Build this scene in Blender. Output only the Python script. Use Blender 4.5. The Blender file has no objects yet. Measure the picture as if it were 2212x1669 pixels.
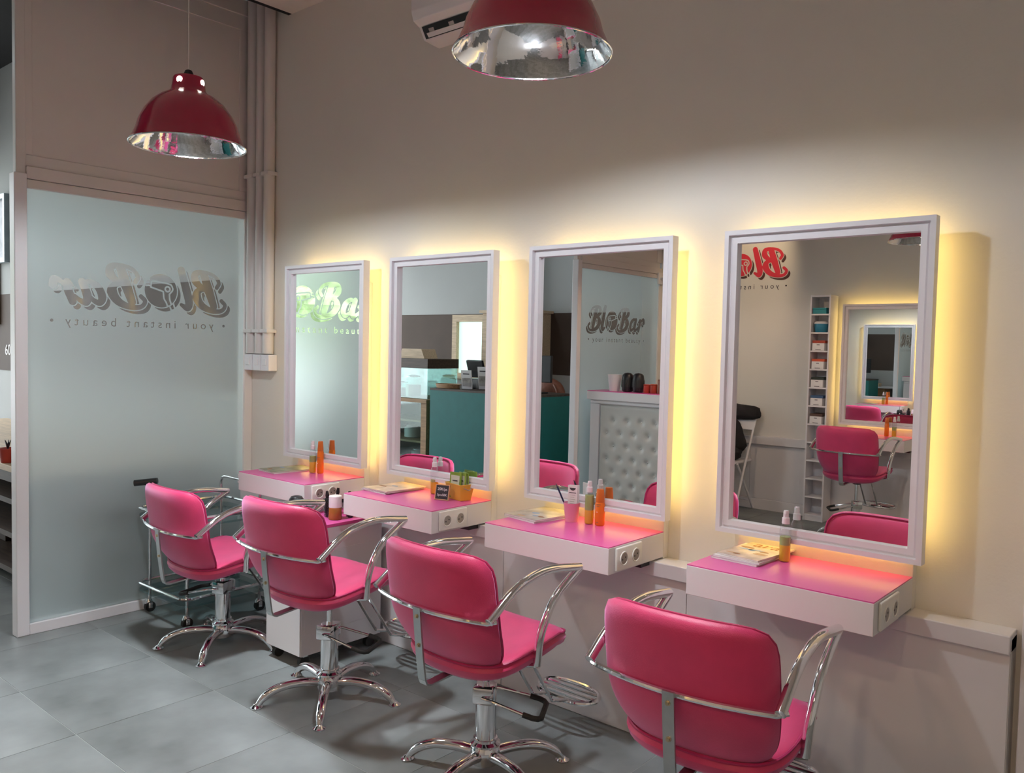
import bpy, bmesh, math, random
import numpy as np
from mathutils import Vector, Matrix
random.seed(7)
PI = math.pi
S = bpy.context.scene
COL = S.collection

# ------------------------------------------------------------------ camera
R = np.array([[0.75701463, -0.04704922, 0.65170178], [0.65305671, 0.02225225, -0.75698202], [0.02111358, 0.99864469, 0.04757108]])
U_, _s, V_ = np.linalg.svd(R); R = U_ @ V_
FPX = 1814.357
cam_d = bpy.data.cameras.new('camera'); cam = bpy.data.objects.new('camera', cam_d); COL.objects.link(cam)
cam_d.sensor_fit = 'HORIZONTAL'; cam_d.sensor_width = 36.0; cam_d.lens = FPX / 2212 * 36.0
cam_d.clip_start = 0.05
M4 = Matrix([list(R[i]) + [0] for i in range(3)] + [[0, 0, 0, 1]])
cam.matrix_world = Matrix.Translation((0, 0, 1.404)) @ M4
S.camera = cam

# ------------------------------------------------------------------ world, exposure, lights
w = bpy.data.worlds.new('sky'); S.world = w; w.use_nodes = True
w.node_tree.nodes['Background'].inputs[0].default_value = (0.88, 0.95, 1.0, 1)
w.node_tree.nodes['Background'].inputs[1].default_value = 7.0
S.view_settings.view_transform = 'Standard'; S.view_settings.look = 'None'
S.view_settings.exposure = -0.04; S.view_settings.gamma = 1.0; S.view_settings.use_curve_mapping = False

def light(name, kind, loc, energy, color, size=0.1, target=None, spot=None, blend=0.5, sy=None):
    l = bpy.data.lights.new(name, kind); o = bpy.data.objects.new(name, l); COL.objects.link(o)
    o.location = loc; l.energy = energy; l.color = color
    if kind == 'AREA':
        l.size = size
        if sy: l.shape = 'RECTANGLE'; l.size_y = sy
        else: l.shape = 'DISK'
    else: l.shadow_soft_size = size
    if spot: l.spot_size = math.radians(spot); l.spot_blend = blend
    if target is not None:
        o.rotation_euler = (Vector(target) - Vector(loc)).to_track_quat('-Z', 'Y').to_euler()
    return o
WARM = (1.0, 0.72, 0.44); NEUT = (1.0, 0.86, 0.70); COOL = (0.82, 0.92, 1.0)
# ceiling downlights of the salon (recessed fixtures are built further down at the same spots)
SPOTS = [(-3.0, -1.25, (-3.5, -1.99, 2.1), 45, 60, WARM), (-0.4, -1.1, (-0.7, 0.9, 0.4), 40, 80, WARM)]
for i, (lx, ly, tg, en, sp, c) in enumerate(SPOTS):
    light('downlight_lamp', 'SPOT', (lx, ly, 3.09), en, c, 0.05, tg, sp, 0.6)
# daylight entering by the cafe's glazed front: portal for the sky
pl = light('window_portal', 'AREA', (-8.62, 0.33, 1.55), 1, (1, 1, 1), 4.5, (0, 0.33, 1.55), sy=2.6)
pl.data.cycles.is_portal = True
# added cool fill lights over the cafe, no fittings modelled
for p in ((-6.2, -0.6, 3.3), (-6.4, 1.2, 3.3)):
    light('cafe_fill_light', 'AREA', p, 8, COOL, 0.5, (p[0], p[1], 0))

# ------------------------------------------------------------------ materials
MATS = {}
def mat(name, col, rough=0.5, metal=0.0, var=0.0, scale=12.0, bump=0.0, bscale=200.0, spec=0.5, trans=0.0, ior=1.45, emis=None, est=1.0, coat=0.0, stretch=None):
    m = bpy.data.materials.new(name); m.use_nodes = True
    nt = m.node_tree; b = nt.nodes['Principled BSDF']
    b.inputs['Base Color'].default_value = (*col, 1); b.inputs['Roughness'].default_value = rough
    b.inputs['Metallic'].default_value = metal; b.inputs['Specular IOR Level'].default_value = spec
    b.inputs['IOR'].default_value = ior; b.inputs['Transmission Weight'].default_value = trans
    b.inputs['Coat Weight'].default_value = coat; b.inputs['Coat Roughness'].default_value = 0.12
    if emis: b.inputs['Emission Color'].default_value = (*emis, 1); b.inputs['Emission Strength'].default_value = est
    tc = nt.nodes.new('ShaderNodeTexCoord')
    src = tc.outputs['Object']
    if stretch:
        mp = nt.nodes.new('ShaderNodeMapping'); mp.inputs['Scale'].default_value = stretch
        nt.links.new(src, mp.inputs[0]); src = mp.outputs[0]
    if var > 0:
        n = nt.nodes.new('ShaderNodeTexNoise'); n.inputs['Scale'].default_value = scale; n.inputs['Detail'].default_value = 4
        nt.links.new(src, n.inputs['Vector'])
        r = nt.nodes.new('ShaderNodeValToRGB')
        r.color_ramp.elements[0].position = 0.3; r.color_ramp.elements[1].position = 0.7
        r.color_ramp.elements[0].color = (*[max(0, c * (1 - var)) for c in col], 1)
        r.color_ramp.elements[1].color = (*[min(1, c * (1 + var)) for c in col], 1)
        nt.links.new(n.outputs['Fac'], r.inputs[0]); nt.links.new(r.outputs[0], b.inputs['Base Color'])
    if bump > 0:
        n2 = nt.nodes.new('ShaderNodeTexNoise'); n2.inputs['Scale'].default_value = bscale; n2.inputs['Detail'].default_value = 3
        nt.links.new(src, n2.inputs['Vector'])
        bp = nt.nodes.new('ShaderNodeBump'); bp.inputs['Strength'].default_value = bump; bp.inputs['Distance'].default_value = 0.002
        nt.links.new(n2.outputs['Fac'], bp.inputs['Height']); nt.links.new(bp.outputs[0], b.inputs['Normal'])
    if name == 'leather':
        b.inputs['Sheen Weight'].default_value = 0.55; b.inputs['Sheen Roughness'].default_value = 0.5; b.inputs['Sheen Tint'].default_value = (1, 0.55, 0.95, 1)
    MATS[name] = m; return m
def clear_mat(name, col=(1, 1, 1), gloss=0.12, tint=1.0):
    m = bpy.data.materials.new(name); m.use_nodes = True; nt = m.node_tree; nt.nodes.clear()
    out = nt.nodes.new('ShaderNodeOutputMaterial'); t = nt.nodes.new('ShaderNodeBsdfTransparent'); g = nt.nodes.new('ShaderNodeBsdfGlossy')
    t.inputs[0].default_value = (*[c * tint for c in col], 1); g.inputs['Roughness'].default_value = 0.03
    lw = nt.nodes.new('ShaderNodeLayerWeight'); lw.inputs['Blend'].default_value = 0.5
    pw = nt.nodes.new('ShaderNodeMath'); pw.operation = 'POWER'; pw.inputs[1].default_value = 4.0; nt.links.new(lw.outputs['Facing'], pw.inputs[0])
    ad = nt.nodes.new('ShaderNodeMath'); ad.operation = 'MULTIPLY_ADD'; ad.inputs[1].default_value = 0.6; ad.inputs[2].default_value = 0.03 + gloss * 0.2
    nt.links.new(pw.outputs[0], ad.inputs[0])
    mx = nt.nodes.new('ShaderNodeMixShader'); nt.links.new(ad.outputs[0], mx.inputs[0])
    nt.links.new(t.outputs[0], mx.inputs[1]); nt.links.new(g.outputs[0], mx.inputs[2]); nt.links.new(mx.outputs[0], out.inputs[0])
    MATS[name] = m; return m
def frosted_mat(name):
    m = bpy.data.materials.new(name); m.use_nodes = True; nt = m.node_tree; nt.nodes.clear()
    out = nt.nodes.new('ShaderNodeOutputMaterial')
    d = nt.nodes.new('ShaderNodeBsdfDiffuse'); d.inputs[0].default_value = (0.76, 0.82, 0.84, 1)
    t = nt.nodes.new('ShaderNodeBsdfTranslucent'); t.inputs[0].default_value = (0.80, 0.90, 0.90, 1)
    r = nt.nodes.new('ShaderNodeBsdfRefraction'); r.inputs['Color'].default_value = (0.86, 0.95, 0.94, 1); r.inputs['Roughness'].default_value = 0.8; r.inputs['IOR'].default_value = 1.18
    n = nt.nodes.new('ShaderNodeTexNoise'); n.inputs['Scale'].default_value = 900
    bp = nt.nodes.new('ShaderNodeBump'); bp.inputs['Strength'].default_value = 0.15; bp.inputs['Distance'].default_value = 0.001
    nt.links.new(n.outputs['Fac'], bp.inputs['Height']); nt.links.new(bp.outputs[0], d.inputs['Normal'])
    a = nt.nodes.new('ShaderNodeMixShader'); a.inputs[0].default_value = 0.5
    nt.links.new(d.outputs[0], a.inputs[1]); nt.links.new(t.outputs[0], a.inputs[2])
    b = nt.nodes.new('ShaderNodeMixShader'); b.inputs[0].default_value = 0.55
    nt.links.new(a.outputs[0], b.inputs[1]); nt.links.new(r.outputs[0], b.inputs[2]); nt.links.new(b.outputs[0], out.inputs[0])
    MATS[name] = m; return m

mat('wall', (0.75, 0.72, 0.675), 0.75, var=0.025, scale=1.7, bump=0.25, bscale=90)
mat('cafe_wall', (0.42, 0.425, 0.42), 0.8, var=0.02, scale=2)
mat('panel_white', (0.74, 0.72, 0.74), 0.38, var=0.015, scale=3)
mat('frame_white', (0.80, 0.78, 0.81), 0.35, var=0.01, scale=5)
mat('partition_white', (0.72, 0.68, 0.66), 0.45, var=0.02, scale=3)
mat('ceiling', (0.78, 0.72, 0.66), 0.8, var=0.02)
mat('void', (0.02, 0.02, 0.022), 0.9, var=0.1)
mat('tile', (0.215, 0.23, 0.23), 0.40, var=0.45, scale=2.2, bump=0.12, bscale=60, spec=0.45)
mat('grout', (0.42, 0.43, 0.43), 0.8, var=0.1)
mat('leather', (0.59, 0.036, 0.125), 0.42, var=0.10, scale=9, bump=0.22, bscale=380, spec=0.45)
mat('piping', (0.40, 0.02, 0.10), 0.42, var=0.05, scale=30)
mat('pink_top', (0.72, 0.11, 0.36), 0.30, var=0.02, scale=6)
mat('chrome', (0.82, 0.82, 0.84), 0.07, metal=1, var=0.02, scale=4)
mat('steel', (0.52, 0.54, 0.54), 0.30, metal=1, var=0.05, scale=30)
mat('brass_bolt', (0.62, 0.52, 0.36), 0.3, metal=1, var=0.05)
mat('black', (0.015, 0.015, 0.017), 0.35, var=0.2)
mat('rubber', (0.02, 0.02, 0.02), 0.6, var=0.2, bump=0.3)
mat('mirror', (0.93, 0.95, 0.94), 0.0, metal=1, var=0.001)
mat('led', (1, 0.7, 0.2), 0.5, emis=(1.0, 0.70, 0.21), est=13.0, var=0.01)
mat('lamp_red', (0.40, 0.007, 0.05), 0.22, var=0.03, scale=4, coat=0.5)
mat('lamp_silver', (0.88, 0.88, 0.90), 0.06, metal=1, var=0.02, scale=30, bump=0.5, bscale=26)
mat('bulb', (1, 1, 1), 0.3, emis=(1.0, 0.93, 0.82), est=14.0, var=0.01)
mat('socket_white', (0.80, 0.79, 0.76), 0.3, var=0.01)
mat('socket_dark', (0.33, 0.30, 0.28), 0.4, var=0.05)
mat('brown_band', (0.075, 0.048, 0.036), 0.7, var=0.12, scale=3)
mat('chalk', (0.75, 0.72, 0.68), 0.9, var=0.05)
mat('teal', (0.012, 0.15, 0.14), 0.55, var=0.06)
mat('wood', (0.34, 0.20, 0.10), 0.55, var=0.25, scale=6, stretch=(1, 14, 14))
mat('wood_pale', (0.56, 0.42, 0.28), 0.55, var=0.18, scale=6, stretch=(1, 12, 12))
mat('wood_dark', (0.07, 0.045, 0.032), 0.55, var=0.3, scale=5, stretch=(1, 10, 10))
mat('orange_plastic', (0.88, 0.20, 0.015), 0.25, trans=0.1, var=0.03, scale=9)
mat('orange_cap', (0.80, 0.20, 0.03), 0.3, trans=0.25, var=0.03)
mat('liquid_yellow', (0.95, 0.58, 0.04), 0.12, trans=0.15, ior=1.33, var=0.02)
mat('liquid_green', (0.46, 0.55, 0.20), 0.12, trans=0.15, ior=1.33, var=0.02)
mat('amber', (0.55, 0.22, 0.05), 0.15, trans=0.5, var=0.05)
mat('white_plastic', (0.82, 0.80, 0.82), 0.35, var=0.01)
mat('paper', (0.82, 0.80, 0.80), 0.6, var=0.03)
mat('ink', (0.06, 0.05, 0.06), 0.6, var=0.1)
mat('mag_grey', (0.45, 0.42, 0.39), 0.3, var=0.45, scale=14)
mat('mag_warm', (0.66, 0.52, 0.42), 0.3, var=0.35, scale=18)
mat('mag_green', (0.26, 0.27, 0.17), 0.3, var=0.6, scale=16)
mat('mag_lilac', (0.66, 0.58, 0.66), 0.3, var=0.25, scale=22)
mat('print_brown', (0.30, 0.13, 0.06), 0.5, var=0.1)
mat('print_blue', (0.30, 0.42, 0.60), 0.5, var=0.15)
mat('print_tan', (0.60, 0.36, 0.20), 0.5, var=0.15)
mat('pen_navy', (0.012, 0.016, 0.07), 0.3, var=0.1)
mat('cup_pink', (0.80, 0.30, 0.42), 0.45, var=0.03)
mat('tin_yellow', (0.72, 0.40, 0.05), 0.4, var=0.08)
mat('packet_green', (0.20, 0.30, 0.04), 0.4, var=0.3, scale=25)
mat('packet_face', (0.62, 0.63, 0.52), 0.3, var=0.12, scale=30)
mat('slate', (0.03, 0.03, 0.035), 0.7, var=0.2)
mat('pot_red', (0.45, 0.05, 0.03), 0.5, var=0.1)
mat('tuft', (0.58, 0.57, 0.54), 0.42, var=0.03, scale=6)
mat('logo_red', (0.70, 0.04, 0.07), 0.5, var=0.03)
mat('logo_brown', (0.10, 0.045, 0.04), 0.5, var=0.05)
mat('bag_brown', (0.28, 0.10, 0.06), 0.45, var=0.25, scale=18)
mat('cloth_black', (0.018, 0.016, 0.018), 0.85, var=0.3, bump=0.4, bscale=120)
mat('box_teal', (0.02, 0.26, 0.30), 0.5, var=0.1); mat('box_blue', (0.03, 0.22, 0.36), 0.4, var=0.06)
mat('lid_red', (0.42, 0.06, 0.03), 0.5, var=0.05); mat('lid_orange', (0.62, 0.10, 0.04), 0.5, var=0.05)
mat('lid_black', (0.03, 0.04, 0.035), 0.5, var=0.1); mat('lid_blue', (0.06, 0.12, 0.24), 0.5, var=0.05); mat('lid_brown', (0.10, 0.055, 0.045), 0.5, var=0.05)
mat('yellow_print', (0.80, 0.52, 0.06), 0.5, var=0.1)
mat('foliage', (0.30, 0.42, 0.20), 0.7, var=0.5, scale=6, bump=0.8, bscale=12)
mat('bark', (0.12, 0.08, 0.05), 0.9, var=0.3)
mat('pavement', (0.45, 0.44, 0.42), 0.9, var=0.1)
mat('kitchen_lit', (0.7, 0.85, 0.8), 0.5, emis=(0.72, 1.0, 0.92), est=0.9, var=0.05)
mat('vent_glow', (1, 1, 1), 0.5, emis=(1.0, 0.95, 0.85), est=9.0, var=0.01)
mat('picture_print', (0.20, 0.20, 0.24), 0.4, var=0.6, scale=9)
mat('picture_frame', (0.28, 0.34, 0.38), 0.3, var=0.1)
clear_mat('clear'); clear_mat('clear_plastic', (0.95, 0.95, 0.97), 0.2); clear_mat('shelf_glass', (0.72, 0.83, 0.84), 0.35); clear_mat('case_glass', (0.80, 0.92, 0.90), 0.25)
frosted_mat('frosted')

# ------------------------------------------------------------------ mesh helpers
class MB:
    def __init__(s): s.v = []; s.f = []
    def add(s, vs, fs):
        o = len(s.v); s.v += [tuple(p) for p in vs]; s.f += [tuple(i + o for i in f) for f in fs]; return s
    def box(s, x0, x1, y0, y1, z0, z1):
        return s.add([(x, y, z) for x in (x0, x1) for y in (y0, y1) for z in (z0, z1)],
                     [(0, 1, 3, 2), (4, 6, 7, 5), (0, 4, 5, 1), (2, 3, 7, 6), (0, 2, 6, 4), (1, 5, 7, 3)])
    def obox(s, c, size, rz=0, rx=0, ry=0):
        m = Matrix.Translation(c) @ Matrix.Rotation(rz, 4, 'Z') @ Matrix.Rotation(ry, 4, 'Y') @ Matrix.Rotation(rx, 4, 'X')
        a, b, d = (q / 2 for q in size)
        vs = [m @ Vector((x, y, z)) for x in (-a, a) for y in (-b, b) for z in (-d, d)]
        return s.add(vs, [(0, 1, 3, 2), (4, 6, 7, 5), (0, 4, 5, 1), (2, 3, 7, 6), (0, 2, 6, 4), (1, 5, 7, 3)])
    def tube(s, pts, r, n=10, cap=True, sx=1.0, up=None, closed=False):
        pts = [Vector(p) for p in pts]; k = len(pts); rs = r if isinstance(r, (list, tuple)) else [r] * k
        vs = []; prev = None
        for i, p in enumerate(pts):
            if closed: t = pts[(i + 1) % k] - pts[i - 1]
            else: t = pts[min(i + 1, k - 1)] - pts[max(i - 1, 0)]
            t.normalize()
            if prev is None:
                a = Vector(up) if up else (Vector((0, 0, 1)) if abs(t.z) < 0.9 else Vector((1, 0, 0)))
            else: a = prev
            u = (a - t * a.dot(t)).normalized(); prev = u; v = t.cross(u)
            for j in range(n):
                an = 2 * PI * j / n; vs.append(p + u * (rs[i] * math.cos(an)) + v * (rs[i] * sx * math.sin(an)))
        fs = []
        for i in range(k if closed else k - 1):
            for j in range(n):
                a = i * n + j; b = i * n + (j + 1) % n; i2 = (i + 1) % k
                fs.append((a, b, i2 * n + (j + 1) % n, i2 * n + j))
        if cap and not closed: fs.append(tuple(range(n - 1, -1, -1))); fs.append(tuple(range((k - 1) * n, k * n)))
        return s.add(vs, fs)
    def lathe(s, prof, n=24, c=(0, 0, 0), cap0=True, cap1=True):
        vs = []; fs = []
        for (r, z) in prof:
            for j in range(n):
                a = 2 * PI * j / n; vs.append((c[0] + r * math.cos(a), c[1] + r * math.sin(a), c[2] + z))
        for i in range(len(prof) - 1):
            for j in range(n):
                fs.append((i * n + j, i * n + (j + 1) % n, (i + 1) * n + (j + 1) % n, (i + 1) * n + j))
        if cap0: fs.append(tuple(range(n - 1, -1, -1)))
        if cap1: fs.append(tuple(range((len(prof) - 1) * n, len(prof) * n)))
        return s.add(vs, fs)
    def prism(s, poly, h, axis='z', o=0.0):   # poly in the plane across axis
        n = len(poly)
        def P(a, b, t): return {'z': (a, b, t), 'y': (a, t, b), 'x': (t, a, b)}[axis]
        return s.add([P(a, b, o) for a, b in poly] + [P(a, b, o + h) for a, b in poly],
                     [tuple(range(n))[::-1], tuple(range(n, 2 * n))] + [(i, (i + 1) % n, n + (i + 1) % n, n + i) for i in range(n)])
    def mesh(s, name, m, bevel=0.0, smooth=False, seg=2):
        me = bpy.data.meshes.new(name); me.from_pydata(s.v, [], s.f)
        bm = bmesh.new(); bm.from_mesh(me); bmesh.ops.recalc_face_normals(bm, faces=bm.faces)
        if bevel > 0: bmesh.ops.bevel(bm, geom=list(bm.edges), offset=bevel, segments=seg, affect='EDGES', profile=0.5)
        if smooth:
            for f in bm.faces: f.smooth = True
            for e in bm.edges:
                if len(e.link_faces) == 2 and e.calc_face_angle(0) > math.radians(38): e.smooth = False
        bm.to_mesh(me); bm.free(); me.materials.append(MATS[m]); return me
def link(name, me, parent=None, loc=(0, 0, 0), rz=0):
    o = bpy.data.objects.new(name, me); COL.objects.link(o); o.location = loc; o.rotation_euler = (0, 0, rz)
    if parent is not None: o.parent = parent
    return o
def part(name, mb, m, parent=None, bevel=0.0, smooth=False, loc=(0, 0, 0), rz=0, seg=2):
    return link(name, mb.mesh(name, m, bevel, smooth, seg), parent, loc, rz)
def thing(name, label, cat, loc=(0, 0, 0), rz=0, group=None):
    o = link(name, None, None, loc, rz); o.empty_display_size = 0.1; return tag(o, label, cat, group)
def tag(o, label, cat, group=None):
    o['label'] = label; o['category'] = cat
    if group: o['group'] = group
    return o
def struct(o, label=None, cat=None):
    o['kind'] = 'structure'
    if label: o['label'] = label
    if cat: o['category'] = cat
    return o
def Box(x0, x1, y0, y1, z0, z1): return MB().box(x0, x1, y0, y1, z0, z1)
def spline(pts, n=8):
    P = [Vector(p) for p in pts]; P = [2 * P[0] - P[1]] + P + [2 * P[-1] - P[-2]]; out = []
    for i in range(1, len(P) - 2):
        for k in range(n):
            t = k / n; a, b, c, d = P[i - 1], P[i], P[i + 1], P[i + 2]
            out.append(0.5 * ((2 * b) + (c - a) * t + (2 * a - 5 * b + 4 * c - d) * t * t + (3 * b - a - 3 * c + d) * t ** 3))
    out.append(P[-2]); return out

def text_mesh(body, size, m, extrude=0.0008, align='CENTER', spacing=1.0, shear=0.0):
    c = bpy.data.curves.new('text', 'FONT'); c.body = body; c.size = size; c.align_x = align; c.extrude = extrude
    c.space_character = spacing; c.shear = shear
    o = bpy.data.objects.new('text', c); COL.objects.link(o)
    dg = bpy.context.evaluated_depsgraph_get(); me = bpy.data.meshes.new_from_object(o.evaluated_get(dg))
    bpy.data.objects.remove(o); me.materials.clear()
    if m: me.materials.append(MATS[m])
    return me
def mesh_loops(me):
    bm = bmesh.new(); bm.from_mesh(me); bmesh.ops.remove_doubles(bm, verts=bm.verts, dist=1e-6)
    nxt = {}
    for f in bm.faces:
        for l in f.loops:
            if len(l.edge.link_faces) == 1: nxt[l.vert.index] = l.link_loop_next.vert.index
    co = {v.index: (v.co.x, v.co.y) for v in bm.verts}; bm.free(); loops = []
    while nxt:
        s0 = next(iter(nxt)); lp = []; k = s0
        while k in nxt: lp.append(co[k]); k = nxt.pop(k)
        if len(lp) > 2: loops.append(lp)
    return loops
def contours(F, x0, y0, h):
    ny, nx = F.shape; seg = {}
    neg = F < 0
    ii, jj = np.nonzero((neg[:-1, :-1].astype(int) + neg[1:, :-1] + neg[:-1, 1:] + neg[1:, 1:]) % 4 > 0)
    for i, j in zip(ii, jj):
        c = [(j, i), (j + 1, i), (j + 1, i + 1), (j, i + 1)]; s = [neg[b, a] for a, b in c]; en = []
        for k in range(4):
            if s[k] != s[(k + 1) % 4]: en.append((min(c[k], c[(k + 1) % 4]), max(c[k], c[(k + 1) % 4])))
        prs = [(en[0], en[1])] if len(en) == 2 else [(en[0], en[3]), (en[1], en[2])] if s[0] else [(en[0], en[1]), (en[2], en[3])]
        for a, b in prs: seg.setdefault(a, []).append(b); seg.setdefault(b, []).append(a)
    def pt(e):
        (a, b), (c, d) = e; f0 = F[b, a]; f1 = F[d, c]; t = f0 / (f0 - f1)
        return (x0 + h * (a + (c - a) * t), y0 + h * (b + (d - b) * t))
    loops = []
    while seg:
        k = next(iter(seg)); lp = []; 
        while k in seg:
            lp.append(pt(k)); ns = seg.pop(k); nk = None
            for q in ns:
                if q in seg: nk = q; break
            if nk is None: break
            k = nk
        if len(lp) > 6:
            out = [lp[0]]
            for a in range(1, len(lp) - 1):
                p, q, r_ = out[-1], lp[a], lp[a + 1]
                if abs((q[0] - p[0]) * (r_[1] - p[1]) - (q[1] - p[1]) * (r_[0] - p[0])) > h * h * 0.12: out.append(q)
            loops.append(out)
    return loops
def fill_loops(loops, m, mapf, name):
    cu = bpy.data.curves.new('fill', 'CURVE'); cu.dimensions = '2D'; cu.fill_mode = 'BOTH'
    for lp in loops:
        sp = cu.splines.new('POLY'); sp.points.add(len(lp) - 1); sp.use_cyclic_u = True
        for p, q in zip(sp.points, lp): p.co = (q[0], q[1], 0, 1)
    o = bpy.data.objects.new('fill', cu); COL.objects.link(o); dg = bpy.context.evaluated_depsgraph_get()
    me = bpy.data.meshes.new_from_object(o.evaluated_get(dg)); bpy.data.objects.remove(o)
    me.name = name
    for v in me.vertices: v.co = mapf(v.co.x, v.co.y)
    me.materials.clear(); me.materials.append(MATS[m]); me.update(); return me

# ------------------------------------------------------------------ script logo as a distance field (unit = cap height)
def logo_field():
    h = 0.0125; xs = np.arange(-0.5, 4.9, h); ys = np.arange(-0.4, 1.35, h); X, Y = np.meshgrid(xs, ys)
    F = np.full(X.shape, 9.0)
    def stroke(F, pts, rad, off, shear=0.24, fine=False):
        P = spline([(p[0], p[1], 0) for p in pts], 6); rr = np.interp(np.linspace(0, 1, len(P)), np.linspace(0, 1, len(rad)), rad) * (1.0 if fine else 1.14)
        q = [((p.x + off + shear * p.y), p.y) for p in P]
        for k in range(len(q) - 1):
            ax, ay = q[k]; bx, by = q[k + 1]; dx, dy = bx - ax, by - ay; L = dx * dx + dy * dy + 1e-12
            t = np.clip(((X - ax) * dx + (Y - ay) * dy) / L, 0, 1)
            d = np.hypot(X - ax - t * dx, Y - ay - t * dy) - (rr[k] + t * (rr[k + 1] - rr[k])); np.minimum(F, d, out=F)
        return F
    def capB(o):
        stroke(F, [(.36, .93), (.32, .5), (.27, .08)], [.10, .115, .09], o)
        stroke(F, [(.06, .60), (-.04, .74), (.06, .92), (.34, 1.0), (.60, .94), (.66, .76), (.54, .60), (.36, .53)], [.05, .05, .045, .045, .08, .10, .07, .04], o)
        stroke(F, [(.36, .53), (.60, .50), (.72, .32), (.62, .08), (.34, -.05), (.06, -.03), (-.08, .12), (0, .24)], [.04, .07, .115, .09, .06, .05, .05, .05], o)
    capB(0.0)
    stroke(F, [(.02, 1.0), (0, .5), (0, .16), (.08, .0), (.24, .08)], [.09, .105, .10, .08, .04], 0.98)
    D = np.hypot(X - 1.80, Y - .42) - .44
    G = np.full(X.shape, 9.0)
    dr = [[(1.62, .62), (1.98, .66), (2.06, .64)], [(2.06, .64), (2.08, .50)], [(2.08, .50), (1.80, .42), (1.74, .40)], [(1.74, .40), (1.72, .22), (1.66, .12), (1.62, .02)], [(1.62, .02), (1.52, .04), (1.56, .2), (1.57, .34)],
          [(1.57, .34), (1.48, .46), (1.52, .58), (1.62, .62)], [(2.12, .70), (2.2, .71)], [(2.13, .62), (2.21, .62)], [(2.12, .54), (2.2, .53)]]
    for pts in dr: stroke(G, pts, [.022, .022], 0, 0, True)
    G = np.minimum(G, np.abs(np.hypot(X - 1.62, Y - .47) - .065) - .022)
    F = np.minimum(F, np.maximum(D, -G))
    capB(2.28)
    stroke(F, [(.44, .46), (.28, .53), (.10, .40), (.06, .16), (.16, .02), (.30, .08), (.42, .26)], [.05, .06, .08, .09, .07, .05, .04], 3.22)
    stroke(F, [(.46, .52), (.42, .2), (.48, .02), (.62, .06), (.72, .16)], [.08, .095, .08, .05, .04], 3.22)
    stroke(F, [(.02, .40), (.14, .50), (.16, .30), (.12, .02)], [.03, .07, .09, .08], 3.90)
    stroke(F, [(.16, .28), (.26, .48), (.42, .54), (.48, .40)], [.04, .05, .075, .09], 3.90)
    k = 8; Sh = np.full(F.shape, 9.0); Sh[:-k, :-k] = F[k:, k:]
    Sh = np.maximum(Sh, 0.028 - F)
    F[0, :] = F[-1, :] = 9; F[:, 0] = F[:, -1] = 9; Sh[0, :] = Sh[-1, :] = 9; Sh[:, 0] = Sh[:, -1] = 9
    return contours(F, xs[0], ys[0], h), contours(Sh, xs[0], ys[0], h)
LOGO, LOGO_SH = logo_field()
TAG_ME = text_mesh('\u2022 your instant beauty \u2022', 0.098, None, 0.0, 'LEFT', 1.55)
TAG = mesh_loops(TAG_ME); TX0 = min(p[0] for l in TAG for p in l); TX1 = max(p[0] for l in TAG for p in l)

# ------------------------------------------------------------------ structure: floor, walls, ceiling
X0, WY, OY, DY, CEIL = -4.25, 2.655, -1.99, 2.580, 3.14
XR, XC = 1.6, -8.7
floor = struct(part('floor', Box(XC - 0.1, XR, OY - 0.1, 2.8, -0.12, -0.0012), 'grout'), 'grey concrete-look tiled floor of the salon and cafe', 'floor')
TS = 0.530; tile_me = {}
for i in range(-11, 9):
    for j in range(-8, 4):
        xa = -3.048 + i * TS; ya = 1.216 + j * TS
        xa0, xb = max(xa, XC), min(xa + TS, XR); ya0, yb = max(ya, OY), min(ya + TS, DY)
        if xb - xa0 < 0.03 or yb - ya0 < 0.03: continue
        key = (round(xb - xa0, 3), round(yb - ya0, 3))
        if key not in tile_me:
            g = 0.0014; tile_me[key] = Box(g, key[0] - g, g, key[1] - g, -0.0012, 0.0).mesh('tile', 'tile', 0.0, seg=1)
        link('tile', tile_me[key], floor, (xa0, ya0, 0))
struct(part('wall_back', Box(-4.30, XR, WY, WY + 0.13, 0, CEIL + 0.4), 'wall'), 'cream plaster wall behind the row of mirrors', 'wall')
dado = struct(part('wall_panelling', Box(-4.235, -0.424, DY + 0.006, WY, 0, 0.64), 'panel_white'), 'white panelled lower wall below the mirrors', 'wall panel')
for a, b in zip((-4.233, -3.127, -2.246, -1.402), (-3.130, -2.249, -1.405, -0.426)):
    part('panel', Box(a, b, DY, DY + 0.0055, 0.002, 0.602), 'panel_white', dado, 0.0006, seg=1)
struct(part('trim_1', Box(-4.235, -0.424, 2.562, WY, 0.603, 0.655), 'panel_white', None, 0.003), 'white ledge rail running under the mirrors', 'rail')
struct(part('wall_pier', Box(-0.404, 0.25, 2.60, 2.78, 0, CEIL), 'panel_white', None, 0.004), 'pale grey wall pier at the far right edge', 'wall')
struct(part('wall_front', Box(X0, XR, OY - 0.13, OY, 0, CEIL + 0.3), 'wall'), 'cream wall facing the mirrors with the red logo', 'wall')
d2 = struct(part('wall_front_panelling', Box(X0 + 0.05, XR, OY, OY + 0.014, 0, 0.60), 'panel_white'), 'white panelled lower half of the logo wall', 'wall panel')
for a in np.arange(X0 + 0.05, XR - 0.05, 0.93): part('panel', Box(a + 0.002, min(a + 0.928, XR), OY + 0.014, OY + 0.019, 0.1, 0.582), 'panel_white', d2)
struct(part('trim_2', Box(X0 + 0.05, XR, OY, OY + 0.05, 0.584, 0.655), 'panel_white', None, 0.003), 'white ledge rail on the logo wall', 'rail')
struct(part('baseboard_front', Box(X0 + 0.05, XR, OY, OY + 0.03, 0, 0.095), 'panel_white', None, 0.003), 'white skirting board below the logo wall', 'baseboard')
struct(part('wall_right', Box(XR, XR + 0.1, OY - 0.1, 2.9, 0, CEIL + 0.3), 'wall'), 'plain cream end wall of the salon', 'wall')
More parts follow.
